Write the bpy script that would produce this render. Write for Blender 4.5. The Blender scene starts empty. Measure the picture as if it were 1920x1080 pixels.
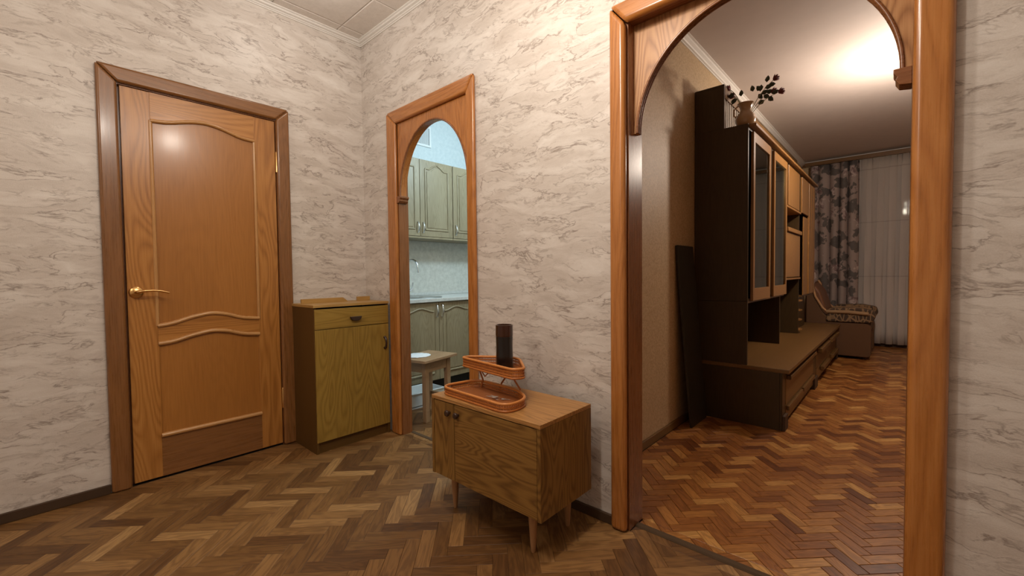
import bpy, bmesh, math, random
from mathutils import Vector, Matrix
random.seed(7)
PI = math.pi
S = bpy.context.scene
COL = S.collection

# ---------------------------------------------------------------- camera
cd = bpy.data.cameras.new('camera'); cam = bpy.data.objects.new('camera', cd); COL.objects.link(cam)
cd.sensor_width = 36.0; cd.lens = 804.063 / 1920 * 36; cd.clip_start = 0.02; cd.clip_end = 60
fw = Vector((-0.67142649, 0.74038581, -0.03186409)); rt = Vector((0.74095593, 0.67145945, -0.01124754))
up = rt.cross(fw)
M4 = Matrix((rt, up, -fw)).transposed().to_4x4(); M4.translation = Vector((2.87198, -1.59173, 1.05489))
cam.matrix_world = M4
S.camera = cam
# ---------------------------------------------------------------- world, lights, exposure
w = bpy.data.worlds.new('night'); S.world = w; w.use_nodes = True
w.node_tree.nodes['Background'].inputs[0].default_value = (0.010, 0.012, 0.02, 1)
w.node_tree.nodes['Background'].inputs[1].default_value = 0.6
S.view_settings.view_transform = 'Standard'; S.view_settings.look = 'None'
S.view_settings.gamma = 1; S.view_settings.use_curve_mapping = False
S.view_settings.exposure = 0.08
def point(name, loc, energy, color, r=0.06):
    d = bpy.data.lights.new(name, 'POINT'); d.energy = energy; d.color = color; d.shadow_soft_size = r
    o = bpy.data.objects.new(name, d); COL.objects.link(o); o.location = loc; return o
def spot(name, loc, target, energy, color, size=1.6, r=0.05, blend=0.6):
    d = bpy.data.lights.new(name, 'SPOT'); d.energy = energy; d.color = color; d.shadow_soft_size = r
    d.spot_size = size; d.spot_blend = blend
    o = bpy.data.objects.new(name, d); COL.objects.link(o); o.location = loc
    o.rotation_euler = (Vector(target) - Vector(loc)).to_track_quat('-Z', 'Y').to_euler(); return o
WARM = (1.0, 0.905, 0.79)
point('hall_lamp_light', (1.95, -0.76, 2.28), 21, WARM, 0.06)
point('hall_lamp_light', (2.00, -1.28, 2.28), 23, WARM, 0.06)
point('entry_lamp_light', (1.25, -2.75, 2.30), 14, WARM, 0.07)
point('corner_spot_light', (0.55, -0.58, 2.60), 3.0, (1, 0.95, 0.88), 0.04)
point('living_lamp_light', (2.942, 2.8, 2.35), 12, (1.0, 0.86, 0.74), 0.05)
point('living_lamp_light', (2.942, 2.8, 2.20), 50, (1.0, 0.85, 0.71), 0.06)
point('kitchen_lamp_light', (0.7, 1.3, 2.35), 70, (0.62, 0.86, 1.0), 0.12)

# ---------------------------------------------------------------- helpers
class MB:
    def __init__(s): s.v = []; s.f = []; s.uv = None
    def add(s, vs, fs):
        n = len(s.v); s.v += [tuple(p) for p in vs]; s.f += [tuple(i + n for i in f) for f in fs]; return s
    def box(s, x0, x1, y0, y1, z0, z1):
        return s.add([(x0,y0,z0),(x1,y0,z0),(x1,y1,z0),(x0,y1,z0),(x0,y0,z1),(x1,y0,z1),(x1,y1,z1),(x0,y1,z1)],
                     [(0,3,2,1),(4,5,6,7),(0,1,5,4),(1,2,6,5),(2,3,7,6),(3,0,4,7)])
    def prism(s, poly, plane, d0, d1):
        def P(p, d):
            return {'xz': (p[0], d, p[1]), 'yz': (d, p[0], p[1]), 'xy': (p[0], p[1], d)}[plane]
        n = len(poly)
        s.add([P(p, d0) for p in poly] + [P(p, d1) for p in poly],
              [tuple(range(n))[::-1], tuple(range(n, 2*n))] + [(i, (i+1) % n, n+(i+1) % n, n+i) for i in range(n)])
        return s
    def tube(s, path, r, n=8, closed=False, caps=True, sq=None):
        path = [Vector(p) for p in path]; m = len(path); vs = []; last = None
        for i, p in enumerate(path):
            a = path[(i-1) % m] if (closed or i > 0) else p
            b = path[(i+1) % m] if (closed or i < m-1) else p
            t = (b - a).normalized()
            if last is None:
                ref = Vector((0,0,1)) if abs(t.z) < 0.9 else Vector((1,0,0))
            else: ref = last
            u = (ref - t * ref.dot(t)).normalized(); last = u; q = t.cross(u)
            rr = r[i] if isinstance(r, (list, tuple)) else r
            k1, k2 = sq or (1, 1)
            for j in range(n):
                an = 2*PI*j/n
                vs.append(p + u*(math.cos(an)*rr*k1) + q*(math.sin(an)*rr*k2))
        fs = []
        for i in range(m if closed else m-1):
            for j in range(n):
                A = i*n+j; B = i*n+(j+1) % n; Cc = ((i+1) % m)*n+(j+1) % n; D = ((i+1) % m)*n+j
                fs.append((A, B, Cc, D))
        if caps and not closed:
            fs.append(tuple(range(n))[::-1]); fs.append(tuple(range((m-1)*n, m*n)))
        return s.add(vs, fs)
    def lathe(s, prof, c, n=24, axis='z', caps=True):
        vs = []
        for r, h in prof:
            for j in range(n):
                a = 2*PI*j/n; x, y = r*math.cos(a), r*math.sin(a)
                vs.append({'z': (c[0]+x, c[1]+y, c[2]+h), 'y': (c[0]+x, c[1]+h, c[2]+y), 'x': (c[0]+h, c[1]+x, c[2]+y)}[axis])
        fs = [(i*n+j, i*n+(j+1) % n, (i+1)*n+(j+1) % n, (i+1)*n+j) for i in range(len(prof)-1) for j in range(n)]
        if caps: fs += [tuple(range(n))[::-1], tuple(range((len(prof)-1)*n, len(prof)*n))]
        return s.add(vs, fs)
    def build(s, name, mat, parent=None, bevel=0.0, seg=2, smooth=False, solid=0.0):
        me = bpy.data.meshes.new(name)
        off = parent.get('_w', (0,0,0)) if parent is not None else (0,0,0)
        me.from_pydata([(a-off[0], b-off[1], c-off[2]) for a, b, c in s.v], [], s.f)
        bm = bmesh.new(); bm.from_mesh(me); bmesh.ops.recalc_face_normals(bm, faces=bm.faces); bm.to_mesh(me); bm.free()
        if s.uv:
            pass
        me.materials.append(mat)
        o = bpy.data.objects.new(name, me); COL.objects.link(o)
        if parent is not None: o.parent = parent
        o['_w'] = tuple(off)
        if smooth or bevel:
            for p in me.polygons: p.use_smooth = True
        if bevel:
            b = o.modifiers.new('bevel', 'BEVEL'); b.width = bevel; b.segments = seg; b.limit_method = 'ANGLE'; b.angle_limit = math.radians(35)
            b.harden_normals = True
        elif smooth:
            try: me.set_sharp_from_angle(angle=math.radians(50))
            except Exception: pass
        if solid:
            m = o.modifiers.new('solid', 'SOLIDIFY'); m.thickness = solid
        return o
def tag(o, label=None, cat=None, group=None, kind=None):
    if label: o['label'] = label
    if cat: o['category'] = cat
    if group: o['group'] = group
    if kind: o['kind'] = kind
    return o
def thing(name, loc, label, cat, group=None, kind=None):
    o = bpy.data.objects.new(name, None); COL.objects.link(o); o.location = loc; o.empty_display_size = 0.05
    o['_w'] = tuple(loc); return tag(o, label, cat, group, kind)
def bx(*a): return MB().box(*a)
def rounded(pts, r, seg=6):
    out = []; n = len(pts)
    for i in range(n):
        p = Vector(pts[i]); a = Vector(pts[i-1]); b = Vector(pts[(i+1) % n])
        da = (a-p).normalized(); db = (b-p).normalized(); rr = min(r, (a-p).length*.45, (b-p).length*.45)
        s0 = p+da*rr; s1 = p+db*rr
        for k in range(seg+1):
            t = k/seg; out.append(tuple(s0*(1-t)**2 + p*2*t*(1-t) + s1*t*t))
    return out

# ---------------------------------------------------------------- materials
class NT:
    def __init__(s, name):
        s.m = bpy.data.materials.new(name); s.m.use_nodes = True; s.t = s.m.node_tree; s.n = s.t.nodes
        s.b = s.n['Principled BSDF']; s.out = s.n['Material Output']
    def N(s, typ, **kw):
        n = s.n.new(typ)
        for k, v in kw.items():
            if k.startswith('i_'):
                key = k[2:]; key = int(key) if key.isdigit() else key.replace('_', ' ')
                if isinstance(v, bpy.types.NodeSocket): s.t.links.new(v, n.inputs[key])
                else: n.inputs[key].default_value = v
            else: setattr(n, k, v)
        return n
    def L(s, a, b): s.t.links.new(a, b)
    def math(s, op, a, b=None, clamp=False):
        n = s.n.new('ShaderNodeMath'); n.operation = op; n.use_clamp = clamp
        for i, v in enumerate((a, b)):
            if v is None: continue
            if isinstance(v, bpy.types.NodeSocket): s.L(v, n.inputs[i])
            else: n.inputs[i].default_value = v
        return n.outputs[0]
    def ramp(s, fac, stops, interp='LINEAR'):
        n = s.n.new('ShaderNodeValToRGB'); s.L(fac, n.inputs[0]); e = n.color_ramp.elements; n.color_ramp.interpolation = interp
        while len(e) < len(stops): e.new(0.5)
        for i, (p, c) in enumerate(stops):
            e[i].position = p; e[i].color = (c if isinstance(c, tuple) else (c, c, c)) + (1,) if not (isinstance(c, tuple) and len(c) == 4) else c
        return n.outputs[0]
    def mix(s, fac, a, b, mode='MIX'):
        n = s.n.new('ShaderNodeMix'); n.data_type = 'RGBA'; n.blend_type = mode
        for k, v in ((0, fac), (6, a), (7, b)):
            if isinstance(v, bpy.types.NodeSocket): s.L(v, n.inputs[k])
            else: n.inputs[k].default_value = (v + (1,)) if isinstance(v, tuple) and len(v) == 3 else v
        return n.outputs[2]
    def noise(s, vec, scale, detail=3, rough=0.5, dist=0.0):
        n = s.N('ShaderNodeTexNoise'); s.L(vec, n.inputs['Vector']); n.inputs['Scale'].default_value = scale
        n.inputs['Detail'].default_value = detail; n.inputs['Roughness'].default_value = rough; n.inputs['Distortion'].default_value = dist
        return n.outputs['Fac']
    def mapping(s, vec, scale=(1,1,1), rot=(0,0,0), loc=(0,0,0)):
        n = s.N('ShaderNodeMapping'); s.L(vec, n.inputs[0]); n.inputs['Scale'].default_value = scale
        n.inputs['Rotation'].default_value = rot
        if isinstance(loc, bpy.types.NodeSocket): s.L(loc, n.inputs['Location'])
        else: n.inputs['Location'].default_value = loc
        return n.outputs[0]
    def objrand(s, k=17.0):
        o = s.N('ShaderNodeObjectInfo'); c = s.N('ShaderNodeCombineXYZ')
        for i, f in enumerate((k, k*1.7, k*2.3)): s.L(s.math('MULTIPLY', o.outputs['Random'], f), c.inputs[i])
        return c.outputs[0]
    def fin(s, col, rough=0.5, bump=None, bstr=0.1, bdist=0.002, spec=0.5, metal=0, coat=0):
        if isinstance(col, bpy.types.NodeSocket): s.L(col, s.b.inputs['Base Color'])
        else: s.b.inputs['Base Color'].default_value = col + (1,)
        if isinstance(rough, bpy.types.NodeSocket): s.L(rough, s.b.inputs['Roughness'])
        else: s.b.inputs['Roughness'].default_value = rough
        s.b.inputs['Specular IOR Level'].default_value = spec; s.b.inputs['Metallic'].default_value = metal
        s.b.inputs['Coat Weight'].default_value = coat; s.b.inputs['Coat Roughness'].default_value = 0.15
        if bump is not None:
            n = s.N('ShaderNodeBump', i_Strength=bstr, i_Distance=bdist); s.L(bump, n.inputs['Height']); s.L(n.outputs[0], s.b.inputs['Normal'])
        return s.m
_wc = {}
def wood(name, dark, mid, light, axis='z', scale=1.0, rough=0.35, figure=1.0, spec=0.5, coat=0.0, bstr=0.12):
    """grain runs along axis; contour lines of a stretched noise give the cathedral figure"""
    key = (name, axis)
    if key in _wc: return _wc[key]
    t = NT(name + '_' + axis)
    tc = t.N('ShaderNodeTexCoord').outputs['Object']
    sc = {'x': (0.11, 1, 1), 'y': (1, 0.11, 1), 'z': (1, 1, 0.15)}[axis]
    fs = {'x': (0.03, 1, 1), 'y': (1, 0.03, 1), 'z': (1, 1, 0.03)}[axis]
    v = t.mapping(tc, tuple(k*scale for k in sc), loc=t.objrand())
    vf = t.mapping(tc, tuple(k*scale for k in fs), loc=t.objrand())
    n1 = t.noise(v, 4.5, 1.5, 0.4, 0.15)
    ph = t.math('MULTIPLY', n1, 120.0)
    ring = t.math('MULTIPLY_ADD' if False else 'SINE', ph)
    ring = t.math('ADD', t.math('MULTIPLY', ring, 0.5), 0.5)
    ring = t.math('POWER', ring, 0.6)
    fine = t.noise(vf, 160.0, 3, 0.6)
    big = t.noise(v, 2.2, 2, 0.5)
    k = t.math('ADD', t.math('MULTIPLY', ring, 0.26*figure), t.math('MULTIPLY', fine, 0.62))
    k = t.math('ADD', k, t.math('MULTIPLY', t.math('SUBTRACT', big, 0.5), 0.5))
    c = t.ramp(k, [(0.10, dark), (0.48, mid), (0.85, light)])
    r = t.math('ADD', t.math('MULTIPLY', fine, 0.12), rough - 0.06)
    t.fin(c, r, bump=k, bstr=bstr, bdist=0.0015, spec=spec, coat=coat)
    _wc[key] = t.m
    return t.m
def W(kind, axis='z'):
    P = {
     'door':    ((0.25,0.092,0.017), (0.40,0.163,0.033), (0.53,0.245,0.062), 1.5, 0.30, 1.2, 0.5, 0.25),
     'panel':   ((0.32,0.125,0.024), (0.41,0.168,0.035), (0.49,0.215,0.050), 1.3, 0.30, 0.35, 0.5, 0.25),
     'casing':  ((0.16,0.064,0.018), (0.25,0.105,0.031), (0.33,0.15,0.050), 1.2, 0.28, 0.6, 0.5, 0.3),
     'arch':    ((0.28,0.095,0.020), (0.42,0.155,0.034), (0.52,0.215,0.058), 1.3, 0.28, 1.0, 0.5, 0.3),
     'archpanel': ((0.22,0.088,0.030), (0.40,0.185,0.070), (0.52,0.27,0.115), 1.6, 0.42, 1.8, 0.4, 0.05),
     'archd':   ((0.17,0.060,0.020), (0.25,0.092,0.030), (0.32,0.125,0.042), 1.0, 0.28, 0.6, 0.5, 0.3),
     'olive':   ((0.19,0.105,0.018), (0.29,0.170,0.030), (0.37,0.230,0.048), 1.8, 0.42, 1.2, 0.4, 0.0),
     'olivetop':((0.36,0.20,0.055), (0.46,0.27,0.085), (0.56,0.34,0.12), 1.6, 0.38, 0.5, 0.4, 0.0),
     'brownside':((0.085,0.040,0.009), (0.115,0.056,0.013), (0.15,0.074,0.02), 2.0, 0.5, 0.2, 0.3, 0.0),
     'dresser': ((0.105,0.046,0.010), (0.19,0.092,0.021), (0.28,0.145,0.036), 2.6, 0.40, 1.9, 0.4, 0.0),  # front and sides darkened against the top: their shade is in this colour
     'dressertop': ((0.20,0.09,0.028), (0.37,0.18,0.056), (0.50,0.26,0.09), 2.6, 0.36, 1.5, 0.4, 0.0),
     'legwood': ((0.28,0.14,0.06), (0.38,0.20,0.09), (0.46,0.26,0.13), 2.0, 0.4, 0.3, 0.4, 0.0),
     'unit':    ((0.040,0.023,0.009), (0.058,0.034,0.013), (0.075,0.045,0.018), 1.5, 0.36, 0.4, 0.4, 0.0),
     'unitlight': ((0.21,0.096,0.027), (0.31,0.148,0.043), (0.39,0.20,0.066), 1.6, 0.33, 0.4, 0.5, 0.1),
     'unitshelf': ((0.11,0.055,0.017), (0.17,0.086,0.026), (0.23,0.12,0.040), 1.6, 0.36, 0.4, 0.4, 0.0),
     'kitchen': ((0.18,0.135,0.075), (0.29,0.23,0.14), (0.38,0.32,0.22), 2.2, 0.40, 0.6, 0.4, 0.0),
     'stool':   ((0.26,0.15,0.075), (0.38,0.23,0.125), (0.48,0.31,0.18), 2.0, 0.45, 0.5, 0.4, 0.0),
     'darkboard': ((0.030,0.026,0.018), (0.044,0.036,0.026), (0.058,0.047,0.034), 1.0, 0.35, 0.2, 0.4, 0.0),
     'moulding': ((0.42,0.20,0.06), (0.52,0.27,0.095), (0.60,0.34,0.13), 1.5, 0.28, 0.3, 0.5, 0.3),  # door mouldings made paler: their highlights are put into the wood colour
    }[kind]
    return wood(kind, P[0], P[1], P[2], axis, P[3], P[4], P[5], P[6], P[7])
def plain(name, col, rough=0.5, metal=0.0, spec=0.5, var=0.06, vscale=30.0, bstr=0.05, coat=0):
    t = NT(name); tc = t.N('ShaderNodeTexCoord').outputs['Object']
    n = t.noise(tc, vscale, 4, 0.6)
    c = t.mix(t.math('MULTIPLY', n, 1.0), tuple(k*(1-var) for k in col), tuple(min(1, k*(1+var)) for k in col))
    return t.fin(c, rough, bump=n, bstr=bstr, bdist=0.001, spec=spec, metal=metal, coat=coat)

def wallpaper():
    t = NT('marbled_wallpaper'); tc = t.N('ShaderNodeTexCoord').outputs['Object']
    w1 = t.N('ShaderNodeTexNoise', i_Scale=4.5, i_Detail=4.0); t.L(tc, w1.inputs['Vector'])
    wv = t.N('ShaderNodeVectorMath', operation='MULTIPLY_ADD'); t.L(w1.outputs['Color'], wv.inputs[0]); wv.inputs[1].default_value = (0.10, 0.10, 0.085); t.L(tc, wv.inputs[2])
    sep = t.N('ShaderNodeSeparateXYZ'); t.L(wv.outputs[0], sep.inputs[0])
    h = t.math('ADD', sep.outputs[0], sep.outputs[1])
    zz = t.math('ADD', sep.outputs[2], t.math('MULTIPLY', h, 0.05))
    cmb = t.N('ShaderNodeCombineXYZ'); t.L(h, cmb.inputs[0]); t.L(t.math('MULTIPLY', zz, 3.6), cmb.inputs[2]); v2 = cmb.outputs[0]
    body = t.noise(v2, 4.2, 9, 0.66, 0.4)
    base = t.ramp(body, [(0.30, (0.55,0.485,0.43)), (0.45, (0.62,0.555,0.50)), (0.56, (0.68,0.62,0.565)), (0.72, (0.76,0.71,0.66))])
    def veins(scale, width, lo, hi, mscale, mix_, col, c, off):
        vv = t.mapping(v2, loc=(off, 0, off*1.7))
        n = t.noise(vv, scale, 6, 0.58, 0.5)
        r = t.math('SUBTRACT', 1.0, t.math('MULTIPLY', t.math('ABSOLUTE', t.math('SUBTRACT', n, 0.49)), width), clamp=True)
        m = t.ramp(t.noise(vv, mscale, 3, 0.6), [(lo, 0.0), (hi, 1.0)])
        return t.mix(t.math('MULTIPLY', t.math('MULTIPLY', r, m), mix_), base if c is None else c, col)
    c = veins(4.2, 46.0, 0.43, 0.58, 4.0, 0.74, (0.20,0.145,0.115), None, 0.0)
    c = veins(7.6, 34.0, 0.46, 0.60, 5.0, 0.50, (0.24,0.18,0.145), c, 5.3)
    # smoky blots beside the veins
    smk = t.ramp(t.noise(v2, 6.0, 7, 0.75, 0.3), [(0.59, 0.0), (0.68, 1.0)])
    c = t.mix(t.math('MULTIPLY', smk, 0.42), c, (0.33,0.25,0.21))
    fn = t.noise(tc, 260.0, 2, 0.6)
    c = t.mix(0.14, c, fn, 'OVERLAY')
    bump = t.math('ADD', t.math('MULTIPLY', body, 1.0), t.math('MULTIPLY', fn, 0.4))
    r = t.ramp(body, [(0.3, 0.34), (0.7, 0.46)])
    return t.fin(c, r, bump=bump, bstr=0.30, bdist=0.003, spec=0.5)
def speckle(name, c1, c2, scale=160, rough=0.6, bstr=0.3, dist=0.002):
    t = NT(name); tc = t.N('ShaderNodeTexCoord').outputs['Object']
    n = t.noise(tc, scale, 4, 0.7); n2 = t.noise(tc, 3.0, 3, 0.5)
    c = t.ramp(n, [(0.35, c1), (0.65, c2)])
    c = t.mix(t.math('MULTIPLY', n2, 0.25), c, tuple(k*0.8 for k in c1))
    return t.fin(c, rough, bump=n, bstr=bstr, bdist=dist)
def plank_mat(name, stops, rough, scale=1.0, bstr=0.1):
    t = NT(name)
    uv = t.N('ShaderNodeUVMap').outputs[0]
    oi = t.N('ShaderNodeObjectInfo').outputs['Random']; isl = t.N('ShaderNodeNewGeometry').outputs['Random Per Island']
    rnd = t.math('FRACT', t.math('ADD', t.math('MULTIPLY', oi, 7.31), t.math('MULTIPLY', isl, 5.17)))
    cm = t.N('ShaderNodeCombineXYZ'); t.L(t.math('MULTIPLY', rnd, 37.0), cm.inputs[0]); t.L(t.math('MULTIPLY', rnd, 91.0), cm.inputs[1])
    v = t.mapping(uv, (2.2*scale, 14*scale, 1), loc=cm.outputs[0]); vf = t.mapping(uv, (3*scale, 70*scale, 1), loc=cm.outputs[0])
    n1 = t.noise(v, 1.6, 3, 0.5, 0.5); ring = t.math('ADD', t.math('MULTIPLY', t.math('SINE', t.math('MULTIPLY', n1, 42)), 0.5), 0.5)
    fine = t.noise(vf, 6.0, 4, 0.65)
    base = t.ramp(rnd, stops)
    k = t.math('ADD', t.math('MULTIPLY', ring, 0.4), t.math('MULTIPLY', fine, 0.6))
    c = t.mix(t.ramp(k, [(0.2, 0.75), (0.75, 0.0)]), base, t.mix(1.0, base, (0.42,0.36,0.32), 'MULTIPLY'))
    r = t.math('ADD', t.math('MULTIPLY', fine, 0.2), rough-0.1)
    return t.fin(c, r, bump=k, bstr=bstr, bdist=0.001, spec=0.4)

M = {}
M['wp'] = wallpaper()
M['ceil'] = speckle('embossed_ceiling_tile', (0.74,0.68,0.62), (0.82,0.76,0.70), 26, 0.7, 0.5, 0.004)
M['white'] = plain('white_paint', (0.74,0.70,0.65), 0.45)
M['livwall'] = speckle('sand_grain_wallpaper', (0.40,0.27,0.14), (0.62,0.45,0.27), 90, 0.5, 0.6, 0.002)
M['livceil'] = plain('whitewash_ceiling', (0.60,0.52,0.475), 0.75, vscale=8)
M['kitwall'] = speckle('pale_kitchen_wallpaper', (0.52,0.58,0.60), (0.62,0.67,0.68), 30, 0.6, 0.2)
M['splash'] = speckle('grey_beige_wall_panel', (0.50,0.48,0.43), (0.64,0.62,0.56), 24, 0.35, 0.1)
M['base_dark'] = plain('dark_skirting', (0.065,0.036,0.019), 0.6, spec=0.3)
M['thresh'] = plain('worn_threshold', (0.085,0.052,0.028), 0.8, spec=0.2)
M['sub'] = plain('dark_joint', (0.03,0.018,0.010), 0.8)
M['lino'] = plank_mat('lino_plank', [(0.0,(0.115,0.048,0.013)), (0.3,(0.172,0.079,0.022)), (0.65,(0.235,0.114,0.035)), (0.88,(0.31,0.160,0.054)), (1.0,(0.39,0.215,0.078))], 0.48, 1.0, 0.08)
M['parq'] = plank_mat('parquet_block', [(0.0,(0.16,0.050,0.012)), (0.2,(0.28,0.100,0.024)), (0.6,(0.37,0.145,0.034)), (0.88,(0.46,0.205,0.052)), (1.0,(0.62,0.33,0.10))], 0.36, 1.3, 0.12)
M['brass'] = plain('aged_brass', (0.80,0.50,0.20), 0.25, metal=1.0)
M['chrome'] = plain('chrome', (0.75,0.76,0.78), 0.15, metal=1.0)
M['steel'] = plain('brushed_steel', (0.60,0.61,0.62), 0.28, metal=1.0)
M['plastic_brown'] = plain('brown_plastic', (0.045,0.022,0.014), 0.3)
M['gloss_brown'] = plain('brown_glazed', (0.050,0.018,0.010), 0.22, coat=0.4)
M['gloss_black'] = plain('black_glazed', (0.010,0.007,0.006), 0.28, coat=0.3)
M['wicker'] = plain('orange_wicker', (0.42,0.135,0.028), 0.35, var=0.35, vscale=120, bstr=0.3)
M['wicker_rim'] = plain('highlit_cane', (0.58,0.22,0.055), 0.3, var=0.25, vscale=90, bstr=0.2)  # paler than the sides: the rim's highlights are put into its colour
M['counter'] = speckle('pale_worktop', (0.50,0.50,0.47), (0.64,0.63,0.60), 60, 0.3, 0.03)
M['black'] = plain('black_void', (0.012,0.012,0.012), 0.6)
M['whiteplastic'] = plain('white_plastic', (0.72,0.73,0.73), 0.4)
M['cloth'] = plain('white_doily_cloth', (0.75,0.76,0.78), 0.9, vscale=200, bstr=0.3)
M['ceramic'] = plain('tan_glazed_ceramic', (0.42,0.27,0.15), 0.18, var=0.25, vscale=14, coat=0.6)
M['stem'] = plain('dried_stem', (0.30,0.30,0.16), 0.6)
M['leaf'] = plain('dark_leaf', (0.040,0.050,0.025), 0.5, var=0.3)
M['rose'] = plain('dried_rose', (0.16,0.030,0.030), 0.6, var=0.3)
M['leather'] = plain('brown_upholstery', (0.11,0.050,0.018), 0.75, vscale=60, bstr=0.2)
M['leather2'] = plain('rust_upholstery', (0.16,0.065,0.028), 0.5, vscale=60, bstr=0.2)
M['piping'] = plain('tan_piping', (0.40,0.22,0.10), 0.5)
M['iron'] = plain('white_radiator_paint', (0.6,0.58,0.55), 0.4)
M['glassy'] = None
t = NT('cabinet_glass'); t.b.inputs['Base Color'].default_value = (0.75,0.80,0.76,1); t.b.inputs['Roughness'].default_value = 0.03
t.b.inputs['Transmission Weight'].default_value = 0.0
gl = t.N('ShaderNodeBsdfGlossy', i_Roughness=0.04); gl.inputs[0].default_value = (0.9,0.95,0.92,1)
tr = t.N('ShaderNodeBsdfTransparent'); tr.inputs[0].default_value = (0.72,0.76,0.72,1)
fr = t.N('ShaderNodeFresnel', i_IOR=1.8); mx = t.N('ShaderNodeMixShader'); t.L(fr.outputs[0], mx.inputs[0]); t.L(tr.outputs[0], mx.inputs[1]); t.L(gl.outputs[0], mx.inputs[2]); t.L(mx.outputs[0], t.out.inputs[0])
M['glass'] = t.m
t = NT('sheer_net'); tc = t.N('ShaderNodeTexCoord').outputs['Object']
sep = t.N('ShaderNodeSeparateXYZ'); t.L(tc, sep.inputs[0])
df = t.N('ShaderNodeBsdfDiffuse'); df.inputs[0].default_value = (0.80,0.73,0.68,1)
cr = None
for zc_ in (2.45, 1.72, 0.97):
    q_ = t.math('LESS_THAN', t.math('ABSOLUTE', t.math('SUBTRACT', sep.outputs[2], zc_)), 0.006); cr = q_ if cr is None else t.math('ADD', cr, q_, clamp=True)
t.L(t.mix(t.math('MULTIPLY', cr, 0.45), (0.86,0.80,0.75), (0.35,0.31,0.28)), df.inputs[0])  # fold creases drawn as dark lines, their shade put into the cloth colour
tl = t.N('ShaderNodeBsdfTranslucent'); tl.inputs[0].default_value = (0.5,0.46,0.43,1)
m1 = t.N('ShaderNodeMixShader', i_0=0.3); t.L(df.outputs[0], m1.inputs[1]); t.L(tl.outputs[0], m1.inputs[2])
trn = t.N('ShaderNodeBsdfTransparent'); m2 = t.N('ShaderNodeMixShader')
nn = t.noise(t.mapping(tc, (60,60,60)), 8.0, 2, 0.6)
dens = t.ramp(sep.outputs[2], [(0.0, 0.95), (0.62, 0.80), (0.98, 0.64)])
t.L(t.math('MULTIPLY', dens, t.math('ADD', t.math('MULTIPLY', nn, 0.3), 0.78), clamp=True), m2.inputs[0]); t.L(trn.outputs[0], m2.inputs[1]); t.L(m1.outputs[0], m2.inputs[2]); t.L(m2.outputs[0], t.out.inputs[0])
M['sheer'] = t.m
# printed curtain: dark leaf clusters and pale blossoms
t = NT('floral_print'); tc = t.N('ShaderNodeTexCoord').outputs['Object']
wn = t.N('ShaderNodeTexNoise', i_Scale=9.0, i_Detail=3.0); t.L(tc, wn.inputs['Vector'])
wv = t.N('ShaderNodeVectorMath', operation='MULTIPLY_ADD'); t.L(wn.outputs['Color'], wv.inputs[0]); wv.inputs[1].default_value = (0.26,0.26,0.26); t.L(tc, wv.inputs[2])
vo = t.N('ShaderNodeTexVoronoi', i_Scale=6.0); t.L(wv.outputs[0], vo.inputs['Vector'])
vo2 = t.N('ShaderNodeTexVoronoi', i_Scale=4.2); t.L(t.mapping(wv.outputs[0], loc=(3.1,1.7,0.4)), vo2.inputs['Vector'])
pet = t.noise(wv.outputs[0], 16, 3, 0.6)
d1 = t.ramp(vo.outputs['Distance'], [(0.44, 1.0), (0.50, 0.0)]); d2 = t.ramp(vo2.outputs['Distance'], [(0.30, 1.0), (0.36, 0.0)])
c = t.mix(t.math('MULTIPLY', d1, 0.9), (0.36,0.29,0.265), t.mix(pet, (0.06,0.056,0.054), (0.15,0.135,0.13)))
c = t.mix(d2, c, t.mix(t.ramp(pet, [(0.4,0.0),(0.6,1.0)]), (0.20,0.13,0.13), (0.60,0.50,0.47)))
t.fin(c, 0.8, bump=pet, bstr=0.1)
M['floral'] = t.m
# chair cushion: tan and dark woven figure
t = NT('woven_cushion'); tc = t.N('ShaderNodeTexCoord').outputs['Object']
vo = t.N('ShaderNodeTexVoronoi', i_Scale=15.0, feature='DISTANCE_TO_EDGE'); t.L(t.mapping(tc, (1.6,0.8,1)), vo.inputs['Vector'])
c = t.mix(t.ramp(vo.outputs['Distance'], [(0.06, 1.0), (0.16, 0.0)]), (0.050,0.028,0.016), (0.24,0.145,0.07))
M['cushion'] = t.fin(c, 0.8)
M['cushion_plain'] = plain('tan_cushion', (0.30,0.18,0.085), 0.7)
# woven wicker bed
t = NT('wicker_weave'); tc = t.N('ShaderNodeTexCoord').outputs['Object']
ck = t.N('ShaderNodeTexChecker', i_Scale=110.0); t.L(t.mapping(tc, rot=(0,0,0.78)), ck.inputs[0]); nz = t.noise(tc, 60, 3, 0.6)
c = t.mix(ck.outputs['Fac'], (0.24,0.070,0.016), (0.42,0.145,0.035)); c = t.mix(t.math('MULTIPLY', nz, 0.4), c, (0.20,0.05,0.012))
M['weave'] = t.fin(c, 0.35, bump=ck.outputs['Fac'], bstr=0.5, bdist=0.002)
t = NT('lit_globe'); t.b.inputs['Emission Color'].default_value = (1,0.86,0.70,1); t.b.inputs['Emission Strength'].default_value = 140; t.b.inputs['Base Color'].default_value = (0.8,0.8,0.75,1)
M['globe'] = t.m

# ================================================================ SETTING
def struct(o, label): return tag(o, label, None, None, 'structure')
# ---- walls
def wall_mb(spans): 
    m = MB()
    for s in spans: m.box(*s)
    return m
LZ = 2.715
wl = wall_mb([(-0.09,0,-1.312,-3.2,0,LZ), (-0.09,0,-0.578,0,0,LZ), (-0.09,0,-1.312,-0.578,2.022,LZ)])
struct(wl.build('wall_left', M['wp']), 'pale marbled wallpaper wall holding the panelled brown door')
struct(bx(-0.14,-0.091,-1.40,-0.50,0,2.1).build('wall_left_light_block', M['black']), 'unseen black board added behind the panelled door to block light')  # black board added out of sight so no light leaks round the door
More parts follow.
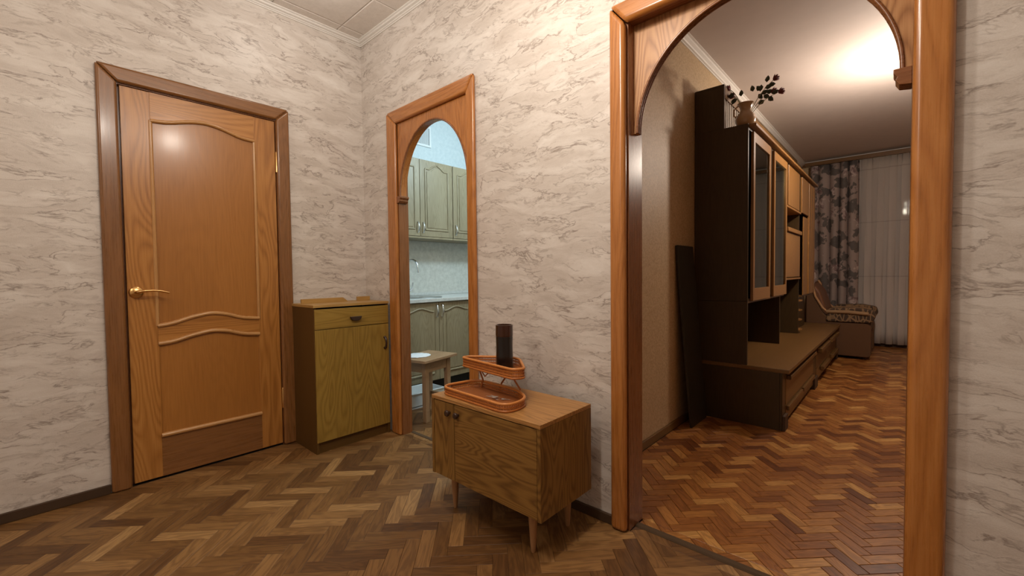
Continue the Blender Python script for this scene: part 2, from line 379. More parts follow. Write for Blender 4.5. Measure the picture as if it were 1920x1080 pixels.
# wall with both arches (thin kitchen part, thicker living-room part)
wb = wall_mb([(0,0.43,0,0.068,0,LZ), (0.43,1.137,0,0.068,2.022,LZ), (1.137,1.64,0,0.068,0,LZ), (1.64,2.048,0,0.118,0,LZ),
              (2.048,2.905,0,0.118,2.052,LZ), (2.905,4.2,0,0.118,0,LZ)])
struct(wb.build('wall_back', M['wp']), 'pale marbled wallpaper wall pierced by both wooden arches')
struct(bx(4.2,4.3,-3.2,0,0,LZ).build('wall_right', M['wp']), 'marbled wallpaper wall closing the hall on the right')
struct(bx(-0.09,4.3,-3.3,-3.2,0,LZ).build('wall_front', M['wp']), 'marbled wallpaper wall behind the camera')
# ---- ceilings
ce = struct(bx(-0.09,4.3,-3.3,0.0,LZ+0.012,LZ+0.05).build('ceiling', M['ceil']), 'hall ceiling laid with embossed cream tiles')
tm = None
for i in range(11):
    for j in range(9):
        x0 = -0.296 + 0.4*i; x1 = x0+0.4; y1 = -0.19 - 0.4*(j-1); y0 = y1-0.4
        x0 = max(x0, 0.0); x1 = min(x1, 4.2); y1 = min(y1, 0.0); y0 = max(y0, -3.2)
        if x1-x0 < 0.02 or y1-y0 < 0.02: continue
        g = 0.0012
        b = MB(); b.add([(x0+g,y0+g,LZ+0.012),(x1-g,y0+g,LZ+0.012),(x1-g,y1-g,LZ+0.012),(x0+g,y1-g,LZ+0.012),
                         (x0+g,y0+g,LZ+0.004),(x1-g,y0+g,LZ+0.004),(x1-g,y1-g,LZ+0.004),(x0+g,y1-g,LZ+0.004),
                         (x0+g+.006,y0+g+.006,LZ),(x1-g-.006,y0+g+.006,LZ),(x1-g-.006,y1-g-.006,LZ),(x0+g+.006,y1-g-.006,LZ)],
                        [(0,1,5,4),(1,2,6,5),(2,3,7,6),(3,0,4,7),(4,5,9,8),(5,6,10,9),(6,7,11,10),(7,4,8,11),(8,9,10,11)])
        b.build('ceiling_tile', M['ceil'], ce)
# ---- cornice mouldings
def cornice(path_axis, a0, a1, pos, sgn, z, size=0.036):
    prof = [(0,0),(size,0),(size,-0.006),(size*0.78,-0.010),(size*0.72,-0.018),(size*0.42,-size*0.62),(size*0.34,-size*0.78),(0.007,-size*0.84),(0.006,-size),(0,-size)]
    m = MB()
    if path_axis == 'y': m.prism([(pos+sgn*p[0], z+p[1]) for p in prof], 'xz', a0, a1)
    else: m.prism([(pos+sgn*p[0], z+p[1]) for p in prof], 'yz', a0, a1)
    return m
struct(cornice('y', -3.2, 0, 0, 1, LZ).build('trim_1', M['white']), 'white ceiling moulding above the panelled door wall')
struct(cornice('x', 0.0, 4.2, 0, -1, LZ).build('trim_2', M['white']), 'white ceiling moulding above the two arches')
# ---- baseboards in the hall
for n, (b, lab) in enumerate([((0,0.014,-3.2,-1.385,0,0.045), 'dark skirting left of the panelled door'),]):
    struct(bx(*b).build('baseboard_left', M['base_dark'], bevel=0.003), lab)
struct(bx(1.20,1.99,-0.014,0,0,0.040).build('baseboard_back', M['base_dark'], bevel=0.003), 'dark skirting between kitchen arch and large arch')
struct(bx(2.975,4.2,-0.014,0,0,0.040).build('baseboard_right', M['base_dark'], bevel=0.003), 'dark skirting right of the large arch')

# ---- room shells beyond
kx0 = -0.80
struct(bx(kx0-0.1,kx0,0.068,2.7,0,2.72).build('wall_kitchen_left', M['kitwall']), 'pale blue-grey kitchen wall behind the wall cupboards')
struct(bx(kx0-0.1,1.64,2.7,2.8,0,2.72).build('wall_kitchen_back', M['kitwall']), 'pale kitchen end wall')
struct(bx(kx0-0.1,1.74,0.068,2.8,2.72,2.76).build('ceiling_kitchen', M['white']), 'white kitchen ceiling')
struct(bx(kx0,-0.0,0.0,0.068,0,2.72).build('wall_kitchen_front', M['kitwall']), 'kitchen wall beside the arch')
LX0, LX1, LY1, LCZ = 1.738, 4.9, 6.25, 2.68
struct(MB().box(1.64,LX0,0.118,LY1+0.1,0,LCZ).build('wall_living_left', M['livwall']), 'sandy textured wallpaper wall behind the wall unit')
struct(bx(LX1,LX1+0.1,0.118,LY1+0.1,0,LCZ).build('wall_living_right', M['livwall']), 'sandy wallpaper wall of the living room, right')
struct(bx(2.905,LX1,0.118,0.128,0,LCZ).build('wall_living_front', M['livwall']), 'living room side of the arch wall')
struct(bx(LX0,LX1,0.118,LY1+0.1,LCZ,LCZ+0.05).build('ceiling_living', M['livceil']), 'whitewashed living room ceiling')
wx0, wx1, wz0, wz1 = 2.30, 4.40, 0.93, 2.42
struct(wall_mb([(LX0,wx0,LY1,LY1+0.1,0,LCZ),(wx1,LX1,LY1,LY1+0.1,0,LCZ),(wx0,wx1,LY1,LY1+0.1,0,wz0),(wx0,wx1,LY1,LY1+0.1,wz1,LCZ)]).build('wall_living_back', M['livwall']), 'living room window wall behind the curtains')
struct(cornice('y', 0.118, LY1, LX0, 1, LCZ, 0.05).build('trim_3', M['white']), 'white ceiling moulding above the wall unit')
struct(cornice('x', LX0+0.05, LX1, LY1, -1, LCZ, 0.05).build('trim_4', M['white']), 'white ceiling moulding over the window')
struct(bx(LX0,LX0+0.016,0.118,1.64,0,0.05).build('baseboard_living_left', W('unitshelf','y'), bevel=0.004), 'brown skirting along the sandy living room wall')
struct(bx(LX0,LX1,LY1-0.016,LY1,0,0.05).build('baseboard_living_back', M['base_dark'], bevel=0.004), 'dark skirting under the living room window')
# window
wn_ = thing('window_1', (wx0, LY1+0.05, wz0), 'night window behind the sheer living room curtain', None, None, 'structure')
fm = MB(); ft = 0.05
fm.box(wx0,wx0+ft,LY1+0.03,LY1+0.08,wz0,wz1).box(wx1-ft,wx1,LY1+0.03,LY1+0.08,wz0,wz1).box(wx0+ft,wx1-ft,LY1+0.03,LY1+0.08,wz0,wz0+ft).box(wx0+ft,wx1-ft,LY1+0.03,LY1+0.08,wz1-ft,wz1)
fm.box(2.70,2.76,LY1+0.03,LY1+0.08,wz0+ft,wz1-ft).box(3.5,3.57,LY1+0.03,LY1+0.08,wz0+ft,wz1-ft).box(wx0+ft,2.70,LY1+0.03,LY1+0.08,1.70,1.75)
fm.build('window_frame', M['white'], wn_, bevel=0.004)
for a, b, c_, d in ((wx0+ft,2.70,wz0+ft,1.70),(wx0+ft,2.70,1.75,wz1-ft),(2.76,3.5,wz0+ft,wz1-ft),(3.57,wx1-ft,wz0+ft,wz1-ft)):
    bx(a,b,LY1+0.052,LY1+0.058,c_,d).build('window_pane', M['glass'], wn_)
bx(wx0-0.05,wx1+0.05,LY1-0.045,LY1+0.03,wz0-0.03,wz0).build('window_sill', M['livwall'], wn_, bevel=0.006)

# ---------------------------------------------------------------- herringbone floors
R2 = math.sqrt(0.5)
def clip_rect(poly, x0, x1, y0, y1):
    for (ax, val, sg) in ((0,x0,1),(0,x1,-1),(1,y0,1),(1,y1,-1)):
        out = []; n = len(poly)
        for i in range(n):
            p, q = poly[i], poly[(i+1) % n]; dp = (p[ax]-val)*sg; dq = (q[ax]-val)*sg
            if dp >= 0: out.append(p)
            if (dp >= 0) != (dq >= 0):
                t = dp/(dp-dq); out.append((p[0]+(q[0]-p[0])*t, p[1]+(q[1]-p[1])*t))
        poly = out
        if len(poly) < 3: return []
    return poly
def area(p): return abs(sum(p[i][0]*p[(i+1) % len(p)][1]-p[(i+1) % len(p)][0]*p[i][1] for i in range(len(p))))/2
C0 = Vector((2.87198,-1.59173,1.05489))
def pix(p):
    d = Vector(p)-C0; z = d.dot(fw)
    if z < 0.05: return None
    return (960+804.06*d.dot(rt)/z, 540-804.06*d.dot(up)/z, z)
def bevelled(poly, ztop, gap, bev):
    """inset polygon -> plank with chamfered top edges"""
    n = len(poly); cx = sum(p[0] for p in poly)/n; cy = sum(p[1] for p in poly)/n
    A = sum(poly[i][0]*poly[(i+1) % n][1]-poly[(i+1) % n][0]*poly[i][1] for i in range(n))
    if A < 0: poly = poly[::-1]
    def inset(P, d):
        out = []
        for i in range(len(P)):
            a, b, c = Vector(P[i-1]), Vector(P[i]), Vector(P[(i+1) % len(P)])
            e1 = (b-a); e2 = (c-b)
            if e1.length < 1e-6 or e2.length < 1e-6: out.append(tuple(b)); continue
            e1.normalize(); e2.normalize(); n1 = Vector((-e1.y, e1.x)); n2 = Vector((-e2.y, e2.x)); m = n1+n2
            k = m.length_squared
            out.append(tuple(b + (m*(2*d/k) if k > 0.15 else n1*d)))
        return out
    p1 = inset(poly, gap); p2 = inset(p1, bev)
    vs = [(p[0],p[1],ztop-0.006) for p in p1]+[(p[0],p[1],ztop-bev*0.8) for p in p1]+[(p[0],p[1],ztop) for p in p2]
    fs = []
    for i in range(n):
        j = (i+1) % n; fs += [(i,j,n+j,n+i),(n+i,n+j,2*n+j,2*n+i)]
    fs.append(tuple(range(2*n,3*n)))
    return vs, fs
def herringbone(floor_obj, rects, Wd, n, k, offa, offb, mat, gap, bev, vis, jitter):
    """rects: list of (x0,x1,y0,y1) regions; vis(center)->bool decides a candidate for a plank of its own"""
    L = Wd*n; pieces = []
    xs = [r[0] for r in rects]+[r[1] for r in rects]; ys = [r[2] for r in rects]+[r[3] for r in rects]
    corners = [(x,y) for x in (min(xs),max(xs)) for y in (min(ys),max(ys))]
    aa = [(x+y)*R2 for x,y in corners]; bb = [(-x+y)*R2 for x,y in corners]
    i0, i1 = int(min(aa)/Wd)-3*n, int(max(aa)/Wd)+3*n; j0, j1 = int(min(bb)/Wd)-3*n, int(max(bb)/Wd)+3*n
    for t in range(j0, j1):
        for s in range(i0, i1):
            if (s-t-k) % (2*n) == 0: pieces.append((0, s, t))
    for c in range(i0, i1):
        for t in range(j0, j1):
            if (t-c+k+(2*n-1)) % (2*n) == 0: pieces.append((1, c, t))
    items = []
    for (o, s, t) in pieces:
        a0, b0 = s*Wd+offa, t*Wd+offb
        a1, b1 = (a0+L, b0+Wd) if o == 0 else (a0+Wd, b0+L)
        quad = [((a-b)*R2, (a+b)*R2) for a, b in ((a0,b0),(a1,b0),(a1,b1),(a0,b1))]
        for r in rects:
            c_ = clip_rect(quad, *r)
            if len(c_) >= 3 and area(c_) > 1.5e-5:
                full = abs(area(c_)-L*Wd) < 1e-7
                cx = sum(p[0] for p in c_)/len(c_); cy = sum(p[1] for p in c_)/len(c_)
                items.append((o, quad, c_, full, cx, cy, a0, b0))
    rnd = random.Random(11)
    cand = []
    for q, it in enumerate(items):
        P = pix((it[4], it[5], 0))
        if P and -30 < P[0] < 1950 and 0 < P[1] < 1100 and vis(it[4], it[5]) and area(it[2]) > 0.15*L*Wd:
            cand.append((area(it[2])/P[2]**3, q))
    cand.sort(reverse=True); own = {q for _, q in cand[:296]}
    allv, allf, alluv = [], [], []
    masters = {}
    def uvs(me, o, quad, fl_v):
        uvl = me.uv_layers.new(name='UVMap')
        for lp in me.loops:
            x, y, _ = fl_v[lp.vertex_index]; a = (x+y)*R2; b = (-x+y)*R2
            uvl.data[lp.index].uv = (a, b) if o == 0 else (b, a)
    for q, (o, quad, poly, full, cx, cy, a0, b0) in enumerate(items):
        dz = -rnd.random()*jitter
        if q in own:
            if full:
                if o not in masters:
                    mx_ = sum(p[0] for p in quad)/4; my_ = sum(p[1] for p in quad)/4
                    vs, fs = bevelled([(p[0]-mx_, p[1]-my_) for p in quad], 0, gap, bev)
                    me = bpy.data.meshes.new('plank'); me.from_pydata(vs, [], fs); uvs(me, o, quad, vs); me.materials.append(mat); masters[o] = me
                me = masters[o]; loc = (cx, cy, dz)
            else:
                vs, fs = bevelled([(p[0]-cx, p[1]-cy) for p in poly], 0, gap, bev)
                me = bpy.data.meshes.new('plank'); me.from_pydata(vs, [], fs); uvs(me, o, quad, vs); me.materials.append(mat); loc = (cx, cy, dz)
            ob = bpy.data.objects.new('plank', me); COL.objects.link(ob); ob.parent = floor_obj; ob.location = loc
        else:
            vs, fs = bevelled(poly, dz, gap, bev); n0 = len(allv)
            allv += vs; allf += [tuple(i+n0 for i in f) for f in fs]
            alluv += [(((v[0]+v[1])*R2, (-v[0]+v[1])*R2) if o == 0 else ((-v[0]+v[1])*R2, (v[0]+v[1])*R2)) for v in vs]
    if allv:
        me = bpy.data.meshes.new('further_planks'); me.from_pydata(allv, [], allf); uvl = me.uv_layers.new(name='UVMap')
        for lp in me.loops: uvl.data[lp.index].uv = alluv[lp.vertex_index]
        me.materials.append(mat)
        ob = bpy.data.objects.new('further_planks', me); COL.objects.link(ob); ob.parent = floor_obj; ob['kind'] = 'stuff'
f1 = struct(MB().box(-0.0,4.2,-3.2,0.0,-0.05,-0.0045).box(-0.09,0.0,-1.312,-0.578,-0.05,-0.0005).box(2.05,2.90,0.0,0.0795,-0.05,-0.0045).build('floor', M['sub']), 'hall floor of brown herringbone planks')
Wh = 0.0572
herringbone(f1, [(0.0,4.2,-3.2,0.0),(2.066,2.884,0.0,0.045)], Wh, 4, 0, -0.30*Wh, -0.40*Wh, M['lino'], 0.0004, 0.0007, lambda x, y: True, 0.0002)
f2 = struct(bx(LX0,LX1,0.118,LY1,-0.05,-0.0045).build('floor_living', M['sub']), 'living room floor of reddish worn herringbone parquet')
bx(2.066,2.884,0.08,0.118,-0.05,-0.0045).build('floor_strip', M['sub'], f2)
def vis_living(x, y):
    # seen through the large arch
    if y < 0.1: return True
    t_ = (0-C0.y)/(y-C0.y); xx = C0.x+(x-C0.x)*t_
    return 2.05 < xx < 2.90 and not (x < 2.30 and y > 1.7)
Wl = 0.0478
herringbone(f2, [(LX0+0.016,LX1,0.118,LY1-0.016),(2.066,2.884,0.08,0.118)], Wl, 3, 5, 0.2*Wl, 0.15*Wl, M['parq'], 0.0009, 0.0012, vis_living, 0.0006)
f3 = struct(MB().box(kx0,1.64,0.068,2.7,-0.05,-0.0045).box(0.445,1.115,0.0,0.068,-0.05,-0.0045).build('floor_kitchen', M['sub']), 'kitchen floor of pale brown herringbone planks')
herringbone(f3, [(kx0,1.64,0.068,2.7),(0.445,1.115,0.028,0.068),(0.445,1.115,0.0,0.0279)], Wh, 4, 0, -0.30*Wh, -0.40*Wh, M['lino'], 0.0004, 0.0007, lambda x, y: x < 0.75 and y < 1.0, 0.0002)
# thresholds
struct(MB().prism([(0.045,0.0),(0.051,0.006),(0.074,0.006),(0.080,0.0)], 'yz', 2.066, 2.884).build('trim_5', M['thresh']), 'dark worn threshold strip across the large arch')
struct(MB().prism([(0.056,0.0),(0.060,0.004),(0.080,0.004),(0.084,0.0)], 'yz', 0.445, 1.115).build('trim_6', M['thresh']), 'thin dark threshold strip across the kitchen arch')

# ---------------------------------------------------------------- door
dr = thing('door_1', (0, -0.945, 0), 'closed brown wooden door with two arched panels and brass lever', None, None, 'structure')
y0, y1, zt = -1.2965, -0.5895, 2.010
sl, sr = -1.182, -0.705          # panel sides
XF = 0.002
def crv(pts, n=28):
    out = []
    for i in range(n+1):
        y = pts[0][0] + (pts[-1][0]-pts[0][0])*i/n
        for a, b in zip(pts, pts[1:]):
            if a[0] <= y <= b[0]+1e-9:
                t = (y-a[0])/(b[0]-a[0]); t = t*t*(3-2*t) if False else t
                out.append((y, a[1]+(b[1]-a[1])*t)); break
    # smooth
    for _ in range(3):
        out = [out[0]]+[(out[i][0], (out[i-1][1]+2*out[i][1]+out[i+1][1])/4) for i in range(1, len(out)-1)]+[out[-1]]
    return out
ctop = crv([(sl,1.866),(-1.117,1.870),(-1.015,1.901),(-0.944,1.912),(-0.872,1.901),(-0.770,1.868),(sr,1.866)])
cmu = crv([(sl,0.806),(-1.117,0.814),(-1.038,0.842),(-0.944,0.859),(-0.870,0.846),(-0.790,0.816),(sr,0.808)])
cml = crv([(sl,0.713),(-1.117,0.717),(-1.040,0.742),(-0.944,0.760),(-0.870,0.750),(-0.790,0.722),(sr,0.713)])
zb = 0.228
bx(-0.035,XF,y0,sl,0.012,zt).build('stile', W('door','z'), dr, bevel=0.0015)
bx(-0.035,XF,sr,y1,0.012,zt).build('stile', W('door','z'), dr, bevel=0.0015)
MB().prism(ctop+[(sr,zt),(sl,zt)], 'yz', -0.035, XF).build('rail', W('door','y'), dr)
MB().prism(cml+cmu[::-1], 'yz', -0.035, XF).build('rail', W('door','y'), dr)
bx(-0.035,XF,sl,sr,0.012,zb).build('rail', W('casing','y'), dr)
bx(-0.028,-0.004,sl,sr,0.80,1.92).build('panel', W('panel','z'), dr)
bx(-0.028,-0.004,sl,sr,0.22,0.765).build('panel', W('panel','z'), dr)
def mould(path, r=0.0105): return MB().tube(path, r, 10, sq=(0.9, 1.0))
x_ = 0.001
mould([(x_,y,z) for y, z in ctop]).build('moulding', W('moulding','y'), dr, smooth=True)
mould([(x_,y,z) for y, z in cmu], 0.0125).build('moulding', W('moulding','y'), dr, smooth=True)
mould([(x_,y,z) for y, z in cml], 0.0125).build('moulding', W('moulding','y'), dr, smooth=True)
mould([(x_,sl,zb),(x_,-0.94,zb),(x_,sr,zb)], 0.0135).build('moulding', W('moulding','y'), dr, smooth=True)
for yy in (sl, sr):
    mould([(0,yy,0.806),(0,yy,1.3),(0,yy,1.868)], 0.0085).build('moulding', W('moulding','z'), dr, smooth=True)
    mould([(-0.003,yy,0.228),(-0.003,yy,0.5),(-0.003,yy,0.714)], 0.006).build('moulding', W('panel','z'), dr, smooth=True)
# lever handle
hd = MB().lathe([(0.004,0.0),(0.029,0.0),(0.030,0.004),(0.027,0.009),(0.016,0.012),(0.012,0.014)], (XF,-1.262,0.985), 28, 'x').build('handle', M['brass'], dr, smooth=True)
hp = [(0.012,-1.262,0.985),(0.040,-1.262,0.986),(0.052,-1.256,0.988),(0.056,-1.235,0.992),(0.055,-1.205,0.993),(0.053,-1.175,0.990),(0.052,-1.150,0.983),(0.052,-1.138,0.979)]
MB().tube(hp, [0.010,0.009,0.0105,0.009,0.007,0.007,0.008,0.0075], 12, sq=(0.75,1.1)).build('lever', M['brass'], hd, smooth=True)
for z0_, z1_ in ((1.70,1.82),(0.235,0.355)):
    MB().lathe([(0.006,0),(0.006,z1_-z0_),(0.003,z1_-z0_+0.006)], (0.010,-0.585,z0_), 12).build('hinge', M['brass'], dr, smooth=True)
def casing_set(parent, plane, u0, u1, w, ztop, wt, d0, d1, mat, rightw=None, bevel=0.012):
    rw = rightw or w
    A = {'yz': 'y', 'xz': 'x'}[plane]
    MB().prism([(u0,0),(u0,ztop),(u0+w,ztop-wt),(u0+w,0)], plane, d0, d1).build('casing_board', W(mat,'z'), parent, bevel=bevel, seg=3)
    MB().prism([(u1,0),(u1-rw,0),(u1-rw,ztop-wt),(u1,ztop)], plane, d0, d1).build('casing_board', W(mat,'z'), parent, bevel=bevel, seg=3)
    MB().prism([(u0,ztop),(u1,ztop),(u1-rw,ztop-wt),(u0+w,ztop-wt)], plane, d0, d1).build('casing_board', W(mat,A), parent, bevel=bevel, seg=3)
dc = thing('trim_7', (0,-0.945,0), 'brown rounded wooden frame around the panelled door', None, None, 'structure')
casing_set(dc, 'yz', -1.383, -0.510, 0.076, 2.096, 0.076, 0.0, 0.026, 'casing', bevel=0.018)
MB().box(-0.09,0.0,-1.312,-1.305,0,2.022).box(-0.09,0.0,-0.585,-0.578,0,2.022).box(-0.09,0.0,-1.305,-0.585,2.015,2.022).box(-0.06,-0.036,-1.305,-0.585,0,2.015).build('jamb', W('archd','z'), dc)

# ---------------------------------------------------------------- arches
def arch_panel(xl, xr, xs0, xs1, zs, h, ztop, d0, d1, n=44):
    """board filling the head of an opening, with an elliptical cut-out; runs xl..xr, cut from xs0..xs1"""
    c = (xs0+xs1)/2; a = (xs1-xs0)/2; lo = []
    for i in range(n+1):
        th = PI*(1-i/n); lo.append((c+a*math.cos(th), zs+h*math.sin(th)))
    bot = [(xl, zs)]+lo+[(xr, zs)]
    m = MB(); k = len(bot)
    V = [(x,d0,z) for x, z in bot]+[(x,d0,ztop) for x, z in bot]+[(x,d1,z) for x, z in bot]+[(x,d1,ztop) for x, z in bot]
    F = []
    for i in range(k-1):
        F += [(i,i+1,k+i+1,k+i),(2*k+i+1,2*k+i,3*k+i,3*k+i+1),(i+1,i,2*k+i,2*k+i+1),(k+i,k+i+1,3*k+i+1,3*k+i)]
    F += [(0,k,3*k,2*k),(k-1,2*k+k-1,3*k+k-1,k+k-1)]
    m.add(V, F)
    return m, lo
# kitchen arch
ka = thing('trim_8', (0.78,0,0), 'narrow orange-brown wooden arch framing the kitchen doorway', None, None, 'structure')
casing_set(ka, 'xz', 0.342, 1.186, 0.100, 2.122, 0.088, -0.026, 0.0, 'arch', rightw=0.064, bevel=0.018)
pm, lo = arch_panel(0.440, 1.124, 0.462, 1.118, 1.565, 0.412, 2.04, -0.004, 0.046)
pm.build('arch_board', W('arch','z'), ka)
MB().tube([(x,-0.004,z) for x, z in lo], 0.006, 8).build('arch_bead', W('archd','z'), ka, smooth=True)
bx(0.432,0.446,-0.004,0.068,0,2.03).build('jamb', W('archd','z'), ka)
bx(1.120,1.134,-0.004,0.068,0,2.03).build('jamb', W('archd','z'), ka)
MB().prism([(0.440,1.568),(0.482,1.568),(0.482,1.556),(0.472,1.546),(0.472,1.536),(0.462,1.526),(0.440,1.524)], 'xz', -0.016, 0.052).build('capital', W('archd','x'), ka, bevel=0.002)
# large arch
la = thing('trim_9', (2.48,0,0), 'large varnished wooden arch leading into the living room', None, None, 'structure')
casing_set(la, 'xz', 1.993, 2.968, 0.068, 2.118, 0.085, -0.036, 0.0, 'arch', rightw=0.080, bevel=0.022)
pm, lo = arch_panel(2.062, 2.888, 2.078, 2.868, 1.617, 0.400, 2.05, 0.045, 0.077)
pm.build('arch_board', W('archpanel','z'), la)
for dd, rr in ((0.044, 0.0055), (0.057, 0.006), (0.071, 0.0055)):
    MB().tube([(x,dd,z) for x, z in lo], rr, 8).build('arch_bead', W('archd','x'), la, smooth=True)
bx(2.050,2.064,-0.002,0.118,0,2.05).build('jamb', W('archd','z'), la, bevel=0.002)
bx(2.888,2.902,-0.002,0.118,0,2.05).build('jamb', W('archd','z'), la, bevel=0.002)
bx(2.064,2.888,0.0,0.118,2.045,2.052).build('head_jamb', W('archd','x'), la)
MB().prism([(2.888,1.616),(2.849,1.616),(2.849,1.605),(2.857,1.594),(2.853,1.586),(2.862,1.571),(2.888,1.567)], 'xz', 0.034, 0.090).build('capital', W('archd','x'), la, bevel=0.002)

# ================================================================ THINGS IN THE HALL
# tall shoe cabinet in the corner
sc_ = thing('shoe_cabinet', (0.17,-0.27,0), 'narrow olive-brown cabinet with drawer and door beside panelled door', 'cabinet')
Y0, Y1, XD = -0.520, -0.028, 0.334
bx(0.016,XD-0.004,Y0,Y0+0.016,0,0.870).build('side_panel', W('brownside','z'), sc_, bevel=0.001)
bx(0.016,XD-0.004,Y1-0.016,Y1,0,0.870).build('side_panel', W('brownside','z'), sc_, bevel=0.001)
bx(0.016,XD+0.004,Y0-0.004,Y1+0.002,0.870,0.886).build('top', W('olivetop','y'), sc_, bevel=0.001)
bx(0.016,0.022,Y0+0.016,Y1-0.016,0.05,0.870).build('back_panel', W('brownside','z'), sc_)
bx(0.022,XD-0.02,Y0+0.016,Y1-0.016,0.062,0.076).build('bottom_panel', W('brownside','y'), sc_)
bx(XD-0.030,XD-0.016,Y0+0.016,Y1-0.016,0,0.062).build('plinth', W('brownside','y'), sc_)
dw = bx(XD-0.014,XD+0.002,Y0+0.004,Y1-0.002,0.741,0.860).build('drawer', W('olive','y'), sc_, bevel=0.0012)
MB().prism([(-0.302,0.803),(-0.226,0.803),(-0.232,0.786),(-0.246,0.776),(-0.282,0.776),(-0.296,0.786)], 'yz', XD+0.002, XD+0.020).build('handle', M['plastic_brown'], dw, bevel=0.003)
dd_ = bx(XD-0.014,XD+0.002,Y0+0.004,Y1-0.002,0.068,0.737).build('door', W('olive','z'), sc_, bevel=0.0012)
MB().tube([(XD+0.001,-0.060,0.648),(XD+0.018,-0.060,0.640),(XD+0.023,-0.060,0.612),(XD+0.018,-0.060,0.584),(XD+0.001,-0.060,0.576)], [0.010,0.008,0.006,0.008,0.010], 10).build('handle', M['plastic_brown'], dd_, smooth=True)
s1 = MB().prism([(-0.500,0.8862),(-0.500,0.914),(-0.230,0.914),(-0.195,0.8862)], 'yz', 0.10, 0.114).build('wooden_strip', W('olivetop','y'), bevel=0.001)
tag(s1, 'long wooden strip with slanted end lying on the olive cabinet top', 'wood strip')
s2 = bx(0.10,0.114,-0.130,-0.035,0.8862,0.914).build('wooden_strip', W('olivetop','y'), bevel=0.001)
tag(s2, 'short wooden strip on the olive cabinet top nearest the kitchen arch', 'wood strip')

# low dresser on tapered legs
D = thing('low_cabinet', (1.62,-0.26,0), 'low wood-grain cabinet on tapered legs between the two arches', 'cabinet')
X0, X1, YF, YB, ZB, ZT = 1.312, 1.936, -0.420, -0.085, 0.166, 0.520
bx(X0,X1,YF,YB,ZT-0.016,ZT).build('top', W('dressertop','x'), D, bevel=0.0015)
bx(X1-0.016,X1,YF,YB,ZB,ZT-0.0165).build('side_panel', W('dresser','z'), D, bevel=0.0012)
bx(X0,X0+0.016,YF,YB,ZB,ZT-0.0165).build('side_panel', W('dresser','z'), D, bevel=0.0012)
bx(X0+0.016,X1-0.016,YF+0.018,YB,ZB,ZB+0.016).build('bottom_panel', W('dresser','x'), D)
bx(X0+0.016,X1-0.016,YB-0.006,YB,ZB+0.016,ZT-0.0165).build('back_panel', W('dresser','z'), D)
bx(1.455,1.471,YF+0.02,YB-0.006,ZB+0.016,ZT-0.0165).build('divider', W('dresser','z'), D)
d1_ = bx(X0+0.018,1.462,YF+0.002,YF+0.018,ZB+0.002,ZT-0.020).build('door', W('dresser','z'), D, bevel=0.0012)
d2_ = bx(1.466,X1-0.019,YF+0.002,YF+0.018,ZB+0.002,ZT-0.020).build('drop_door', W('dresser','x'), D, bevel=0.0012)
for p, kx in ((d1_,1.436),(d2_,1.492)):
    MB().lathe([(0.006,0.0),(0.006,-0.008),(0.012,-0.011),(0.0145,-0.017),(0.012,-0.022),(0.003,-0.024)], (kx,YF+0.002,0.462), 18, 'y').build('knob', M['plastic_brown'], p, smooth=True)
for lx, ly in ((X0+0.075,-0.352),(X1-0.085,-0.362),(X0+0.075,-0.135),(X1-0.085,-0.135)):
    MB().lathe([(0.0075,0.0),(0.009,0.004),(0.011,0.03),(0.019,0.155),(0.020,0.1655)], (lx,ly,0), 16).build('leg', W('legwood','z'), D, smooth=True)

# two-tier rattan tray
def tray(name_parent, pts, z0, h, r, rimr=0.006, bands=1):
    out = rounded(pts, r, 6)
    # wall band with rows of round cane and dense vertical spokes
    nb = MB(); m = MB()
    L = []; n = len(out)
    for i in range(n):
        a = Vector(out[i]); b = Vector(out[(i+1) % n]); d = (b-a).length; k = max(1, int(d/0.0065))
        for j in range(k): L.append(a+(b-a)*(j/k))
    for p in L: m.tube([(p.x,p.y,z0+0.002),(p.x,p.y,z0+h)], 0.0017, 5, caps=False)
    m.build('woven_side', M['wicker'], name_parent, smooth=True)
    MB().tube([(x,y,z0+h) for x, y in out], rimr, 8, closed=True).build('rim', M['wicker_rim'], name_parent, smooth=True)
    MB().tube([(x,y,z0+0.004) for x, y in out], rimr*0.9, 8, closed=True).build('lower_rim', M['wicker'], name_parent, smooth=True)
    for q in range(bands):
        zz = z0 + h*(q+1)/(bands+1)
        MB().tube([(x,y,zz) for x, y in out], 0.0032, 6, closed=True).build('cane_band', M['wicker'], name_parent, smooth=True)
    MB().prism(out, 'xy', z0+0.002, z0+0.006).build('woven_base', M['weave'], name_parent)
TR = thing('rattan_tray', (1.55,-0.30,0.520), 'orange two-tier rattan tray on the low cabinet holding the dark vase', 'tray')
tray(TR, [(1.335,-0.385),(1.765,-0.412),(1.762,-0.285),(1.66,-0.215),(1.375,-0.195)], 0.521, 0.032, 0.06)
tray(TR, [(1.335,-0.255),(1.70,-0.300),(1.725,-0.255),(1.580,-0.118),(1.515,-0.105),(1.345,-0.215)], 0.622, 0.042, 0.035, bands=2)
for p, qv in (((1.42,-0.215),(1.42,-0.215)), ((1.66,-0.225),(1.655,-0.235)), ((1.53,-0.205),(1.53,-0.135))):
    MB().tube([(p[0],p[1],0.524),(p[0]+0.004,p[1]+0.01,0.56),(qv[0]-0.004,qv[1],0.60),(qv[0],qv[1],0.625)], 0.0042, 8).build('support', M['wicker'], TR, smooth=True)
MB().tube([(1.43,-0.215,0.60),(1.455,-0.222,0.585),(1.48,-0.226,0.605),(1.50,-0.23,0.622)], 0.003, 6).build('support_loop', M['wicker'], TR, smooth=True)
VS = thing('dark_vase', (1.546,-0.185,0.6285), 'tall dark brown cylindrical vase standing in the upper rattan tray', 'vase')
MB().lathe([(0.036,0.0),(0.039,0.004),(0.0385,0.06),(0.0375,0.10),(0.0385,0.148)], (1.546,-0.185,0.6285), 28).build('body', M['gloss_black'], VS, smooth=True)
